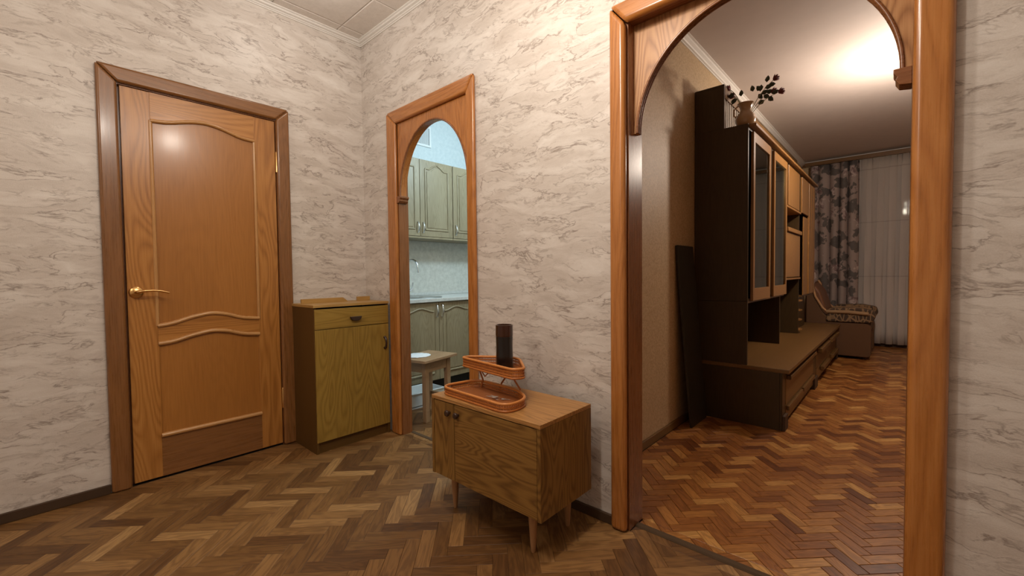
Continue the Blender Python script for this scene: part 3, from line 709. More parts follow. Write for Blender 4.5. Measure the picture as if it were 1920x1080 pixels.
tag(MB().lathe([(0.0385,0.148),(0.0395,0.155),(0.0390,0.195),(0.0395,0.199),(0.0345,0.199),(0.034,0.150),(0.001,0.149)], (1.546,-0.185,0.6285), 28, caps=False).build('collar', M['gloss_brown'], VS, smooth=True), 'brown band below the vase mouth')
KY = thing('keys', (1.622,-0.305,0.528), 'small bunch of silver keys lying in the lower rattan tray', 'keys')
MB().tube([(1.622+0.013*math.cos(a*PI/8), -0.305+0.013*math.sin(a*PI/8), 0.531) for a in range(16)], 0.0013, 6, closed=True).build('key_ring', M['chrome'], KY, smooth=True)
for ang, ln in ((3.35,0.052),(3.0,0.046),(0.5,0.04)):
    c_, s_ = math.cos(ang), math.sin(ang); ox, oy = 1.622+0.012*c_, -0.305+0.012*s_
    def T(u, v): return (ox+u*c_-v*s_, oy+u*s_+v*c_)
    kk = MB().prism([T(0,-0.009),T(0.006,-0.011),T(0.016,-0.009),T(0.019,-0.0035),T(ln-0.004,-0.0035),T(ln-0.001,0.0),T(ln-0.004,0.0035),T(ln*0.8,0.0018),T(ln*0.7,0.0035),T(0.019,0.0035),T(0.016,0.009),T(0.006,0.011),T(0,0.009)], 'xy', 0.5292+0.0022*ang*0.6, 0.5310+0.0022*ang*0.6)
    kk.build('key', M['chrome'], KY)

# ================================================================ KITCHEN
XK = -0.200
def cab_door(parent, ya, yb, z0, z1, xf, handle, full=True):
    """framed cathedral door facing +x; handle 'l' / 'r' = toward lower / higher y, hz height"""
    W_ = W('kitchen','z'); d = MB().box(xf-0.018,xf,ya+0.002,yb-0.002,z0+0.002,z1-0.002).build('door', W_, parent, bevel=0.003)
    fr_ = 0.062; a, b = ya+fr_, yb-fr_; zb_, zt_ = z0+fr_+0.004, z1-0.085
    pts = []
    n = 24
    for i in range(n+1):
        u = i/n; y = a+(b-a)*u
        if full: s_ = max(0.0, math.cos((u-0.5)*PI*1.55)); hh = 0.045*(s_**1.2) + (0.012 if abs(u-0.5) < 0.04 else 0)
        else: hh = 0.016*math.cos((u-0.5)*2*PI)+0.016
        pts.append((y, zt_+hh))
    MB().tube([(xf+0.001,y,z) for y, z in pts], 0.0075, 8).build('moulding', W_, d, smooth=True)
    if full:
        MB().tube([(xf+0.001,a,zt_),(xf+0.001,a,zb_)], 0.0075, 8).build('moulding', W_, d, smooth=True)
        MB().tube([(xf+0.001,b,zt_),(xf+0.001,b,zb_)], 0.0075, 8).build('moulding', W_, d, smooth=True)
    else:
        for g_ in (a-0.02, b+0.014): bx(xf,xf+0.004,g_,g_+0.006,zb_,zt_).build('groove_bead', W_, d)
    MB().tube([(xf+0.001,a,zb_),(xf+0.001,b,zb_)], 0.008 if full else 0.010, 8).build('moulding', W_, d, smooth=True)
    inner = [(a+0.02,zb_+0.02),(b-0.02,zb_+0.02)]+[(a+0.02+(y-a)*(b-a-0.04)/(b-a), z-0.024) for y, z in pts[::-1]]
    MB().prism(inner, 'yz', xf, xf+0.005).build('raised_field', W_, d)
    hy = ya+0.030 if handle == 'l' else yb-0.030
    hz0, hz1 = (z0+0.035, z0+0.135) if full else (z1-0.135, z1-0.025)
    MB().tube([(xf,hy,hz0),(xf+0.016,hy,hz0+0.006),(xf+0.028,hy,(hz0+hz1)/2),(xf+0.016,hy,hz1-0.006),(xf,hy,hz1)], [0.006,0.005,0.0075,0.005,0.006], 10).build('handle', M['chrome'], d, smooth=True)
# wall cupboards
XU = -0.50
for nm, ya, yb, hs, lab in (('wall_cupboard',0.447,1.247,'rl','pale oak wall cupboard with a pair of doors left in kitchen arch'),
                            ('wall_cupboard',1.251,2.051,'lr','pale oak wall cupboard at the right edge of kitchen arch')):
    K = thing(nm, (-0.65,(ya+yb)/2,1.425), lab, 'cupboard', 'wall cupboards in the kitchen')
    bx(kx0+0.002,XU-0.020,ya,yb,1.425,2.155).build('body', W('kitchen','z'), K, bevel=0.001)
    bx(kx0+0.002,XU-0.004,ya,yb,1.407,1.4245).build('light_pelmet', W('kitchen','y'), K, bevel=0.001)
    ym = (ya+yb)/2
    cab_door(K, ya, ym, 1.425, 2.155, XU, 'r' if hs[0] == 'r' else 'l'); cab_door(K, ym, yb, 1.425, 2.155, XU, 'l' if hs[1] == 'l' else 'r')
# base cupboards
for ya, yb, lab in ((0.416,1.216,'pale oak base cupboard with double doors under the sink'), (1.220,2.020,'pale oak base cupboard right of the sink cupboard')):
    K = thing('base_cupboard', (-0.5,(ya+yb)/2,0), lab, 'cupboard', 'base cupboards in the kitchen')
    bx(kx0+0.002,XK-0.020,ya,yb,0.115,0.816).build('body', W('kitchen','z'), K, bevel=0.001)
    bx(kx0+0.002,XK-0.075,ya,yb,0,0.1145).build('plinth', M['black'], K)
    ym = (ya+yb)/2
    cab_door(K, ya, ym, 0.115, 0.816, XK, 'r', False); cab_door(K, ym, yb, 0.115, 0.816, XK, 'l', False)
WT = tag(bx(kx0+0.001,XK+0.025,0.075,2.4,0.818,0.850).build('worktop', M['counter'], bevel=0.004), 'pale speckled kitchen worktop over the base cupboards', 'worktop')
bx(kx0+0.001,kx0+0.02,0.075,2.4,0.8505,0.878).build('upstand', M['counter'], WT, bevel=0.004)
sp = tag(bx(kx0+0.001,kx0+0.007,0.075,2.4,0.8785,1.405).build('backsplash', M['splash']), 'grey marbled splashback panel between worktop and cupboards', 'splashback')
SK = thing('sink', (-0.44,0.80,0.850), 'round steel sink with chrome rim set in the worktop', 'sink')
ring = []
prof = [(0.195,0.001),(0.190,0.0065),(0.178,0.008),(0.168,0.005),(0.160,0.0015),(0.12,0.0012),(0.02,0.001)]
MB().lathe(prof, (-0.44,0.800,0.850), 40, caps=False).build('bowl', M['steel'], SK, smooth=True)
MB().lathe([(0.024,0.002),(0.020,0.004),(0.006,0.003)], (-0.44,0.800,0.850), 20).build('drain', M['chrome'], SK, smooth=True)
FA = thing('tap', (-0.70,0.820,0.850), 'tall chrome swan-neck kitchen tap', 'tap')
fx, fy = -0.70, 0.820
MB().lathe([(0.028,0),(0.028,0.01),(0.024,0.02),(0.024,0.065),(0.016,0.075),(0.013,0.09)], (fx,fy,0.850), 24).build('body', M['chrome'], FA, smooth=True)
pth = [(fx,fy,0.93),(fx,fy,1.13)]+[(fx+0.075-0.075*math.cos(a), fy+(0.075-0.075*math.cos(a))*0.15, 1.13+0.075*math.sin(a)) for a in [i*PI/10 for i in range(1,11)]]
lastp = pth[-1]; pth += [(lastp[0]+0.004,lastp[1]+0.003,lastp[2]-0.05)]
MB().tube(pth, 0.0105, 12).build('spout', M['chrome'], FA, smooth=True)
MB().tube([(fx+0.02,fy+0.01,0.905),(fx+0.045,fy+0.03,0.925),(fx+0.05,fy+0.035,0.985)], [0.012,0.009,0.006], 10).build('lever', M['chrome'], FA, smooth=True)
VN = thing('wall_vent', (kx0,1.12,2.38), 'white plastic ventilation grille high on the kitchen wall', 'vent')
vy0, vy1, vz0, vz1 = 0.98, 1.21, 2.385, 2.60
MB().box(kx0,kx0+0.014,vy0,vy0+0.022,vz0,vz1).box(kx0,kx0+0.014,vy1-0.022,vy1,vz0,vz1).box(kx0,kx0+0.014,vy0+0.022,vy1-0.022,vz0,vz0+0.022).box(kx0,kx0+0.014,vy0+0.022,vy1-0.022,vz1-0.022,vz1).build('frame', M['whiteplastic'], VN, bevel=0.002)
for i in range(12):
    yy = vy0+0.030+i*0.0148
    MB().prism([(kx0,yy),(kx0+0.010,yy+0.006),(kx0+0.010,yy+0.0085),(kx0,yy+0.0025)], 'xy', vz0+0.022, vz1-0.022).build('louvre', M['whiteplastic'], VN)

# stool
ST = thing('stool', (0.22,0.37,0), 'square pale wooden stool standing just inside the kitchen arch', 'stool')
ang = math.radians(12)
def R(u, v, cx=0.245, cy=0.345): return (cx+u*math.cos(ang)-v*math.sin(ang), cy+u*math.sin(ang)+v*math.cos(ang))
def rb(m, u0, u1, v0, v1, z0, z1): return m.prism([R(u0,v0),R(u1,v0),R(u1,v1),R(u0,v1)], 'xy', z0, z1)
for i in range(2):
    rb(MB(), -0.145+0.1455*i, -0.0005+0.1455*i, -0.185, 0.185, 0.435, 0.455).build('seat_board', W('stool','y'), ST, bevel=0.003)
for u in (-0.105, 0.075):
    for v in (-0.14, 0.105): rb(MB(), u, u+0.034, v, v+0.040, 0, 0.4345).build('leg', W('stool','z'), ST, bevel=0.003)
for u in (-0.100, 0.085): rb(MB(), u, u+0.018, -0.0995, 0.1045, 0.355, 0.4345).build('apron', W('stool','y'), ST, bevel=0.002)
for v in (-0.130, 0.118): rb(MB(), -0.0705, 0.0745, v, v+0.018, 0.355, 0.4345).build('apron', W('stool','x'), ST, bevel=0.002)
rb(MB(), -0.0705, 0.0745, 0.118, 0.136, 0.12, 0.15).build('stretcher', W('stool','x'), ST, bevel=0.002)
pts = []
for i in range(72):
    a = 2*PI*i/72; r_ = 0.098+0.006*abs(math.sin(a*9)); pts.append(R(-0.055+r_*math.cos(a), -0.045+r_*0.95*math.sin(a)))
dm = MB(); n = len(pts); cc = R(-0.055,-0.045)
dm.add([(cc[0],cc[1],0.461)]+[(p[0]*0.6+cc[0]*0.4,p[1]*0.6+cc[1]*0.4,0.4595+0.001*math.sin(i)) for i, p in enumerate(pts)]+[(p[0],p[1],0.4562+0.0018*abs(math.sin(i*0.5))) for i, p in enumerate(pts)],
       [(0,1+i,1+(i+1) % n) for i in range(n)]+[(1+i,1+n+i,1+n+(i+1) % n,1+(i+1) % n) for i in range(n)])
tag(dm.build('doily', M['cloth'], smooth=True, solid=-0.0015), 'round white lace cloth lying on the kitchen stool', 'cloth')
BX = thing('plastic_box', (-0.02,0.50,0), 'low white plastic box on the kitchen floor behind the stool', 'box')
b0 = (-0.17,0.05,0.27,0.66)
bx(b0[0],b0[1],b0[2],b0[3],0.012,0.018).build('bottom', M['whiteplastic'], BX)
MB().box(b0[0],b0[0]+0.005,b0[2],b0[3],0.0,0.115).box(b0[1]-0.005,b0[1],b0[2],b0[3],0.0,0.115).box(b0[0]+0.005,b0[1]-0.005,b0[2],b0[2]+0.005,0.0,0.115).box(b0[0]+0.005,b0[1]-0.005,b0[3]-0.005,b0[3],0.0,0.115).build('walls', M['whiteplastic'], BX)
MB().tube([(b0[0],b0[2],0.116),(b0[1],b0[2],0.116),(b0[1],b0[3],0.116),(b0[0],b0[3],0.116)], 0.006, 6, closed=True).build('rim', M['whiteplastic'], BX)

# ================================================================ LIVING ROOM
YA = 1.667; UX = 1.742
# base cabinet
B = thing('low_sideboard', (2.03,3.2,0), 'long low brown base of the wall unit with drop doors', 'cabinet')
YE = 4.86
bx(UX,2.343,YA,YE,0.383,0.411).build('top', W('unitshelf','y'), B, bevel=0.004)
bx(UX,2.288,YA+0.004,YA+0.022,0.0,0.3825).build('side_panel', W('unit','z'), B, bevel=0.001)
bx(UX,2.288,YE-0.022,YE-0.004,0.0,0.3825).build('side_panel', W('unit','z'), B, bevel=0.001)
bx(UX,UX+0.008,YA+0.022,YE-0.022,0.03,0.3825).build('back_panel', W('unit','y'), B)
bx(UX+0.008,2.26,YA+0.022,YE-0.022,0.05,0.066).build('bottom_panel', W('unit','y'), B)
for a, b in ((YA+0.004,YA+0.105),(2.995,3.175),(YE-0.10,YE-0.004)):
    bx(2.2885,2.305,a,b,0.0,0.3825).build('front_post', W('unit','z'), B, bevel=0.002)
    bx(2.3052,2.322,a,b,0.0,0.10).build('foot', M['base_dark'], B, bevel=0.004)
d_ = bx(2.290,2.307,1.775,2.992,0.150,0.350).build('drop_door', W('unitshelf','y'), B, bevel=0.002)
bx(2.3075,2.335,1.790,2.975,0.322,0.350).build('handle_lip', W('unitshelf','y'), d_, bevel=0.004)
dwr = bx(2.290,2.307,1.775,2.992,0.045,0.146).build('drawer', W('unitshelf','y'), B, bevel=0.002)
for a, b in ((1.79,2.36),(2.40,2.975)): bx(2.3075,2.325,a,b,0.112,0.142).build('handle_lip', W('unitshelf','y'), dwr, bevel=0.004)
for a, b in ((3.180,3.95),(3.955,YE-0.104)):
    q_ = bx(2.290,2.307,a,b,0.150,0.372).build('drop_door', W('unitshelf','y'), B, bevel=0.002)
    bx(2.3075,2.350,a+0.02,b-0.10,0.300,0.345).build('handle_lip', W('unitshelf','y'), q_, bevel=0.006)
    q_ = bx(2.290,2.307,a,b,0.045,0.146).build('drawer', W('unitshelf','y'), B, bevel=0.002)
    bx(2.3075,2.340,a+0.25,b-0.02,0.100,0.142).build('handle_lip', W('unitshelf','y'), q_, bevel=0.006)
# display cabinet with two glass doors
ZU0, ZU1, XF_ = 0.412, 2.040, 2.100
YD = 2.916
G = thing('display_cabinet', (1.93,2.29,0.411), 'tall dark display cabinet with two narrow glass doors nearest the arch', 'cabinet')
def side(parent, ya, yb, z0, z1, x1=XF_-0.006, m='unit'): return bx(UX,x1,ya,yb,z0,z1).build('side_panel', W(m,'z'), parent, bevel=0.001)
side(G, YA, YA+0.018, ZU0, 0.848); side(G, YA, YA+0.018, 0.850, 2.060)
side(G, YD-0.115, YD-0.097, ZU0, 0.848, XF_-0.02); side(G, YD-0.018, YD, 0.850, ZU1)
bx(UX,XF_-0.006,YA+0.018,YD-0.018,0.850,0.868).build('shelf', W('unit','y'), G, bevel=0.001)
bx(UX,XF_-0.008,YA+0.018,YD,0.836,0.8495).build('shelf_edge', W('unitshelf','y'), G, bevel=0.001)
bx(UX,UX+0.006,YA+0.018,YD-0.018,0.868,2.020).build('back_panel', W('unit','z'), G)
bx(UX,UX+0.006,YA+0.018,YD-0.115,ZU0,0.836).build('back_panel', W('darkboard','z'), G)
bx(UX,XF_-0.006,YA+0.018,YD-0.018,2.022,2.040).build('upper_panel', W('unit','y'), G)
bx(UX,2.138,YA+0.0185,YD,2.041,2.060).build('cornice_board', W('unitlight','y'), G, bevel=0.003)
bx(1.90,XF_-0.004,2.262,2.378,0.869,2.021).build('centre_post', W('unit','z'), G, bevel=0.001)
tag(bx(XF_-0.004,XF_+0.004,2.268,2.276,0.869,2.015).build('post_bead', W('unitlight','z'), G), 'light bead on the dark centre post')
for zz in (1.23, 1.60, 1.87): bx(UX+0.006,XF_-0.05,YA+0.02,YD-0.02,zz,zz+0.006).build('glass_shelf', M['glass'], G)
def glass_door(ya, yb):
    z0, z1 = 0.852, 2.018; f = 0.042
    m = MB().prism([(ya,z0),(ya,z1),(ya+f,z1-0.066),(ya+f,z0+0.085)], 'yz', XF_-0.004, XF_+0.014).prism([(yb,z0),(yb-f,z0+0.085),(yb-f,z1-0.066),(yb,z1)], 'yz', XF_-0.004, XF_+0.014)
    d = m.build('door', W('unitlight','z'), G, bevel=0.001)
    MB().prism([(ya,z1),(yb,z1),(yb-f,z1-0.066),(ya+f,z1-0.066)], 'yz', XF_-0.004, XF_+0.014).build('top_rail', W('unitlight','y'), d, bevel=0.001)
    MB().prism([(ya,z0),(ya+f,z0+0.085),(yb-f,z0+0.085),(yb,z0)], 'yz', XF_-0.004, XF_+0.014).build('bottom_rail', W('unitlight','y'), d, bevel=0.001)
    bx(XF_+0.001,XF_+0.005,ya+f,yb-f,z0+0.085,z1-0.066).build('glass_pane', M['glass'], d)
glass_door(1.735, 2.258); glass_door(2.384, 2.906)
# bureau section
YB2 = 3.668
H = thing('bureau_cabinet', (1.93,3.29,0.411), 'middle section of the wall unit with open niche and drop front', 'cabinet')
side(H, YB2-0.018, YB2, ZU0, ZU1)
bx(UX,UX+0.006,YD+0.001,YB2-0.018,ZU0,2.02).build('back_panel', W('unit','z'), H)
bx(UX,XF_-0.006,YD+0.001,YB2-0.018,2.022,2.040).build('upper_panel', W('unit','y'), H)
bx(UX,2.138,YD+0.0005,YB2,2.041,2.060).build('cornice_board', W('unitlight','y'), H, bevel=0.003)
bx(XF_-0.004,XF_+0.012,2.985,3.545,1.655,2.018).build('door', W('unitlight','z'), H, bevel=0.004)
bx(UX+0.006,XF_+0.012,YD+0.001,YB2-0.0185,1.632,1.650).build('shelf', W('unitlight','y'), H, bevel=0.003)
bx(UX+0.006,XF_-0.004,YD+0.001,YB2-0.018,1.4405,1.455).build('shelf', W('unitlight','y'), H, bevel=0.002)
bx(XF_-0.003,XF_+0.022,YD+0.03,YB2-0.02,1.418,1.456).build('handle_rail', W('unitlight','y'), H, bevel=0.005)
bx(XF_-0.012,XF_+0.004,YD+0.006,YB2-0.022,1.000,1.412).build('drop_front', W('unitlight','y'), H, bevel=0.002)
bx(UX+0.006,XF_+0.010,YD+0.001,YB2-0.0185,0.975,0.992).build('shelf', W('unitlight','y'), H, bevel=0.002)
bp_ = bx(1.930,1.938,YD+0.004,YB2-0.020,ZU0,0.974).build('recess_panel', W('unit','z'), H)
fl = MB()
for i in range(6):
    a = i*PI/3; c_, s_ = math.cos(a), math.sin(a); Y_, Z_ = 3.30, 0.745
    fl.prism([(Y_,Z_),(Y_+0.022*c_-0.009*s_,Z_+0.022*s_+0.009*c_),(Y_+0.05*c_,Z_+0.05*s_),(Y_+0.022*c_+0.009*s_,Z_+0.022*s_-0.009*c_)], 'yz', 1.938, 1.9395)
tag(fl.build('flower_motif', M['cushion_plain'], bp_), 'small pale flower ornament')
tag(MB().prism([(2.99,1.4555),(3.03,1.505),(3.20,1.515),(3.45,1.49),(3.50,1.4555)], 'yz', 1.88, 2.03).build('folded_cloth', M['leather'], bevel=0.012, seg=3), 'dark folded cloth lying in the open niche of the wall unit', 'cloth')
# end section
YC = 4.56
E_ = thing('wardrobe_section', (1.93,4.1,0.411), 'far end section of the wall unit with narrow door and small shelves', 'cabinet')
side(E_, YC-0.018, YC, 0.78, ZU1, XF_-0.006, 'unitlight')
bx(UX,2.02,3.86,YC,ZU0,0.779).build('lower_body', W('unit','z'), E_, bevel=0.001)
bx(UX,UX+0.006,YB2+0.001,YC-0.018,0.78,2.02).build('back_panel', W('unit','z'), E_)
bx(UX+0.006,XF_-0.008,3.86,YC-0.018,0.78,0.80).build('bottom_panel', W('unitshelf','y'), E_)
bx(UX,XF_-0.006,YB2+0.001,YC-0.018,2.022,2.040).build('upper_panel', W('unit','y'), E_)
bx(UX,2.138,YB2+0.0005,YC+0.06,2.041,2.060).build('cornice_board', W('unitlight','y'), E_, bevel=0.003)
tag(bx(1.90,XF_-0.004,3.548+0.125,3.69,1.651,2.021).build('divider', W('unit','z'), E_), 'dark divider')
bx(XF_-0.004,XF_+0.014,3.695,4.125,1.655,2.018).build('door', W('unitlight','z'), E_, bevel=0.003)
bx(XF_-0.006,XF_+0.004,3.86,4.125,0.80,1.630).build('lower_door', W('unitlight','z'), E_, bevel=0.002)
for a in (4.135, 4.275, 4.415):
    bx(XF_-0.006,XF_+0.018,a,a+0.125,0.80,2.018).build('pilaster', W('unitlight','z'), E_, bevel=0.006)
for zz in (0.44,0.54,0.64,0.74):
    MB().prism([(UX+0.02,3.672),(2.06,3.672),(2.105,3.70),(2.115,3.76),(2.09,3.82),(2.04,3.858),(UX+0.02,3.858)], 'xy', zz, zz+0.016).build('small_shelf', W('unitlight','x'), E_, bevel=0.002)
# top box cabinets
TP = thing('top_cabinet', (1.85,3.0,2.061), 'dark top cabinet with ribbed front standing on the wall unit', 'cabinet')
TX, TZ0, TZ1, TYE = 1.940, 2.0605, 2.368, 4.52
bx(1.742,TX,YA,YA+0.016,TZ0,TZ1-0.016).build('side_panel', W('unit','z'), TP, bevel=0.001)
bx(1.742,TX,TYE-0.016,TYE,TZ0,TZ1-0.016).build('side_panel', W('unit','z'), TP, bevel=0.001)
bx(1.742,TX,YA,TYE,TZ1-0.0155,TZ1).build('top', W('unit','y'), TP, bevel=0.001)
bx(1.742,1.75,YA+0.016,TYE-0.016,TZ0,TZ1-0.016).build('back_panel', W('unit','y'), TP)
bx(TX-0.014,TX+0.002,YA+0.017,TYE-0.017,2.275,TZ1-0.016).build('fascia', W('unitshelf','y'), TP, bevel=0.001)
bx(TX-0.030,TX-0.018,YA+0.017,TYE-0.017,TZ0,2.2745).build('front_panel', M['base_dark'], TP)
M['slat'] = plain('pale_ribbed_strip', (0.46,0.42,0.36), 0.35)
k = 0
yy = YA+0.030
while yy < TYE-0.05:
    bx(TX-0.0178,TX-0.004,yy,yy+0.020,TZ0+0.001,2.274).build('slat', M['slat'], TP, bevel=0.002); yy += 0.043
# leaning board
LB = thing('leaning_board', (1.80,1.48,0), 'dark narrow board leaning on the wall beside the display cabinet', 'board')
MB().add([(1.823,1.345,0.0),(1.838,1.345,0.0),(1.838,1.640,0.0),(1.823,1.640,0.0),(1.741,1.300,1.236),(1.756,1.300,1.240),(1.756,1.595,1.240),(1.741,1.595,1.236)],
         [(0,3,2,1),(4,5,6,7),(0,1,5,4),(1,2,6,5),(2,3,7,6),(3,0,4,7)]).build('board', W('darkboard','z'), LB, bevel=0.001)
# vase with dried roses
CV = thing('ceramic_vase', (2.055,1.755,2.0605), 'tan glazed ceramic vase with handle on top of the wall unit', 'vase')
MB().lathe([(0.040,0),(0.050,0.004),(0.062,0.030),(0.066,0.055),(0.058,0.082),(0.040,0.102),(0.034,0.120),(0.038,0.140),(0.050,0.160),(0.053,0.165),(0.048,0.165),(0.032,0.140),(0.029,0.118),(0.03,0.10)], (2.055,1.755,2.0605), 32, caps=False).build('body', M['ceramic'], CV, smooth=True)
MB().tube([(2.055-0.048,1.755,2.2205),(2.055-0.072,1.755,2.20),(2.055-0.075,1.755,2.16),(2.055-0.060,1.755,2.14)], 0.006, 8).build('handle', M['ceramic'], CV, smooth=True)
def leaf_mesh(p, d, L=0.046, w=0.016):
    p = Vector(p); d = Vector(d).normalized(); s_ = d.cross(Vector((0.2,1,0.1))).normalized(); nrm = d.cross(s_)
    vs = [p, p+d*L*.35+s_*w, p+d*L*.35-s_*w, p+d*L*.7+s_*w*.75, p+d*L*.7-s_*w*.75, p+d*L, p+d*L*.35+nrm*0.003, p+d*L*.7+nrm*0.003]
    return [tuple(v) for v in vs], [(0,1,6),(0,6,2),(1,3,7,6),(6,7,4,2),(3,5,7),(7,5,4)]
def rose(tip, label, mid, leaves):
    base = Vector((2.055,1.755,2.085)); tip = Vector(tip); mid = Vector(mid)
    O = thing('dried_rose', tuple(base), label, 'flower', 'dried roses in the ceramic vase')
    path = []
    for i in range(11):
        t = i/10
        path.append(base*(1-t)**2+mid*2*t*(1-t)+tip*t*t)
    MB().tube(path, 0.0022, 6).build('stem', M['stem'], O, smooth=True)
    d = (tip-path[-2]).normalized(); rm = MB(); u = d.cross(Vector((0,1,0))).normalized(); v_ = d.cross(u)
    for ring_, (rad, hh, n) in enumerate(((0.009,0.040,4),(0.015,0.036,5),(0.020,0.028,6))):
        for i in range(n):
            a = 2*PI*i/n+ring_*0.6; a2 = a+2*PI/n*1.15; am = (a+a2)/2
            P = lambda an, r, h: tuple(tip+u*(math.cos(an)*r)+v_*(math.sin(an)*r)+d*h)
            rm.add([P(a,rad*.4,0),P(a2,rad*.4,0),P(a2,rad,hh*.6),P(am,rad*1.25,hh),P(a,rad,hh*.6)], [(0,1,2,3,4)])
    rm.build('bloom', M['rose'], O, smooth=True, solid=0.001)
    for pt, dr_ in leaves:
        vs, fs = leaf_mesh(pt, dr_); MB().add(vs, fs).build('leaf', M['leaf'], O, smooth=True, solid=0.0006)
rose((2.222,1.76,2.338), 'dried rose at the top right of the vase bunch', (2.12,1.755,2.27),
     [((2.182,1.76,2.335),(0.2,0,1)),((2.150,1.76,2.330),(-0.15,0,-1)),((2.19,1.76,2.315),(0.9,0,-0.1)),((2.145,1.76,2.290),(-0.5,0,0.8)),((2.17,1.758,2.30),(1,0,0.1))])
rose((2.250,1.765,2.250), 'dried rose reaching furthest right from the vase', (2.13,1.76,2.23),
     [((2.19,1.762,2.235),(0.6,0,-0.6)),((2.21,1.76,2.25),(0.9,0,0.3)),((2.17,1.762,2.22),(-0.6,0.1,-0.2)),((2.15,1.76,2.262),(0.9,0,0.5))])
rose((2.205,1.78,2.268), 'dried rose in the middle of the right-hand bunch', (2.12,1.77,2.25),
     [((2.175,1.775,2.272),(0.9,0,0.1)),((2.16,1.772,2.258),(0.8,0,-0.5)),((2.10,1.76,2.297),(-0.2,0,1)),((2.13,1.77,2.275),(0.5,0,-0.8))])
rose((1.952,1.76,2.352), 'dried rose drooping left of the vase', (2.02,1.757,2.30),
     [((2.025,1.76,2.285),(0.0,0,1)),((1.985,1.757,2.315),(-0.9,0,-0.3))])
rose((1.975,1.775,2.300), 'small dried rose low on the left of the vase', (2.02,1.76,2.27),
     [((2.00,1.765,2.275),(-0.9,0,-0.2)),((1.985,1.77,2.285),(-0.5,0,-0.8))])
# curtains
def curtain(x0, x1, y, z0, z1, folds, amp, n=None, flare=0.0, seed=1, gathered=False):
    r_ = random.Random(seed); n = n or int(folds*12); ph = [r_.uniform(0.75,1.3) for _ in range(int(folds)+3)]
    rows = 14; m = MB(); V = []; F = []
    for j in range(rows+1):
        t = j/rows; z = z1+(z0-z1)*t
        for i in range(n+1):
            u = i/n; fph = u*folds; k_ = ph[int(fph)]
            s_ = math.sin(fph*2*PI + 0.5*math.sin(t*2.4+fph*1.3))
            if gathered: s_ = 1 - 2*abs(math.sin((fph + 0.12*math.sin(t*2.1+fph*1.7))*PI))**0.55
            x = x0+(x1-x0)*u + (0.0 if gathered else 0.017*math.sin(fph*4*PI+t*2)*k_) + flare*t*(u-0.5)
            V.append((x, y+amp*k_*s_*(0.75+0.35*t), z))
    for j in range(rows):
        for i in range(n):
            a = j*(n+1)+i; F.append((a,a+1,a+n+2,a+n+1))
    return m.add(V, F)
RD = thing('curtain_rail', (3.2,6.12,2.60), 'pale double curtain rail below the living room ceiling', 'curtain rail')
bx(1.80,4.75,6.07,6.20,2.605,2.632).build('rail', M['white'], RD, bevel=0.004)
bx(1.80,4.75,6.055,6.069,2.590,2.640).build('pelmet_strip', W('unitshelf','x'), RD, bevel=0.003)
tag(curtain(1.86, 2.43, 6.112, 0.06, 2.588, 5, 0.046, n=150, seed=3, gathered=True).build('floral_curtain', M['floral'], smooth=True, solid=0.002), 'grey and rose floral curtain gathered at the left of the window', 'curtain')
tag(curtain(2.415, 4.5, 6.172, 0.045, 2.600, 17, 0.020, seed=5).build('sheer_curtain', M['sheer'], smooth=True, solid=0.001), 'translucent pale net curtain hanging across the night window', 'curtain')
RA = thing('radiator', (3.2,6.2,0.12), 'white radiator under the window behind the net curtain', 'radiator')
for i in range(12):
    bx(2.75+i*0.075,2.81+i*0.075,6.216,6.246,0.14,0.70).build('fin', M['iron'], RA, bevel=0.008)
MB().box(2.74,3.66,6.214,6.230,0.16,0.19).box(2.74,3.66,6.214,6.230,0.65,0.68).build('header_pipe', M['iron'], RA)
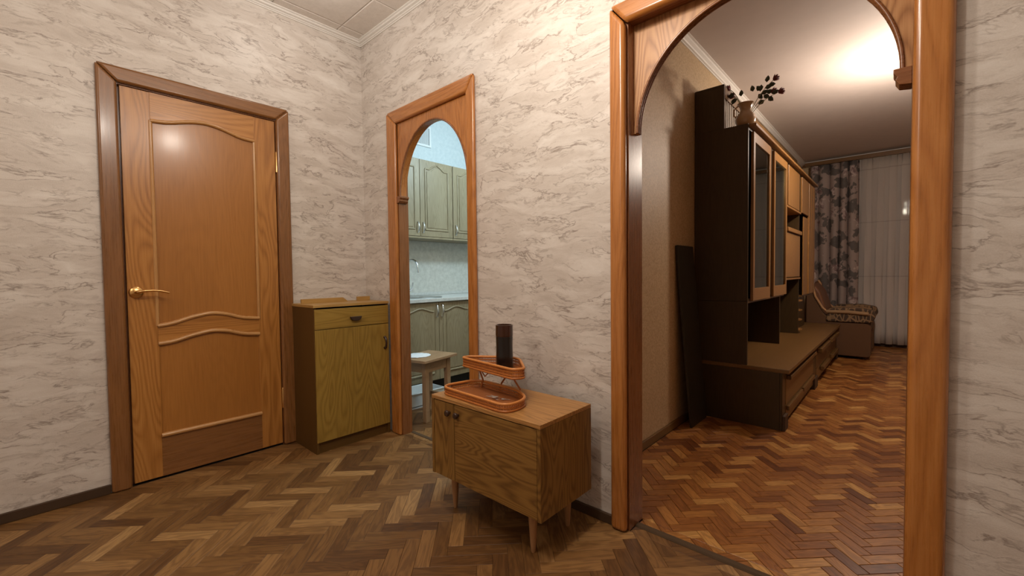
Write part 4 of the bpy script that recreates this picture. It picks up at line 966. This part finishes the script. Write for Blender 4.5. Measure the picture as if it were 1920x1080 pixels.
# armchair facing right
A = thing('armchair', (2.30,5.35,0), 'brown upholstered armchair with patterned cushions in front of the floral curtain', 'armchair')
for ya in (4.90, 5.62):
    MB().prism(rounded([(1.99,0.03),(2.625,0.03),(2.625,0.40),(2.58,0.432),(2.28,0.432),(2.16,0.54),(2.08,0.72),(2.06,0.90),(1.99,0.92)], 0.04, 4), 'xz', ya, ya+0.14).build('arm', M['leather'], A, bevel=0.02, seg=3)
    MB().prism(rounded([(2.19,0.435),(2.62,0.435),(2.665,0.50),(2.645,0.585),(2.50,0.612),(2.22,0.598)], 0.03, 4), 'xz', ya-0.02, ya+0.16).build('arm_cushion', M['cushion'], A, bevel=0.025, seg=4)
    MB().tube([(2.20,ya-0.012,0.555),(2.40,ya-0.022,0.560),(2.60,ya-0.022,0.545)], 0.022, 8).build('cushion_roll', M['cushion_plain'], A, smooth=True)
    MB().tube([(2.03,ya-0.005,0.93),(2.055,ya-0.005,0.88),(2.085,ya-0.005,0.74),(2.16,ya-0.005,0.60),(2.24,ya-0.005,0.52)], 0.014, 8).build('piping', M['piping'], A, smooth=True)
bx(2.06,2.60,5.042,5.618,0.05,0.30).build('seat_base', M['leather'], A, bevel=0.02, seg=3)
bx(2.10,2.62,5.045,5.615,0.301,0.455).build('seat_cushion', M['cushion'], A, bevel=0.045, seg=4)
MB().prism(rounded([(1.96,0.30),(2.22,0.30),(2.19,0.55),(2.12,0.80),(2.04,0.90),(1.96,0.88)], 0.05, 5), 'xz', 5.042, 5.618).build('backrest', M['leather2'], A, bevel=0.03, seg=3)
for px_, py_ in ((2.05,4.96),(2.56,4.96),(2.05,5.70),(2.56,5.70)):
    MB().lathe([(0.020,0),(0.024,0.0295)], (px_,py_,0), 12).build('foot', M['base_dark'], A, smooth=True)
# ceiling pendant in the living room (its globe mirrors in the window)
PL = thing('pendant_lamp', (2.942,2.8,LCZ), 'lit globe ceiling lamp of the living room hidden behind the arch jamb', 'lamp')
MB().lathe([(0.05,-0.03),(0.055,-0.001)], (2.942,2.8,LCZ), 20).build('ceiling_rose', M['whiteplastic'], PL, smooth=True)
MB().tube([(2.942,2.8,LCZ-0.03),(2.942,2.8,2.30)], 0.006, 8).build('stem', M['brass'], PL, smooth=True)
MB().lathe([(0.002,-0.034),(0.015,-0.030),(0.025,-0.016),(0.028,0.0),(0.024,0.016),(0.013,0.036)], (2.942,2.8,2.265), 20).build('globe', M['globe'], PL, smooth=True)

for o in bpy.data.objects:
    if '_w' in o: del o['_w']
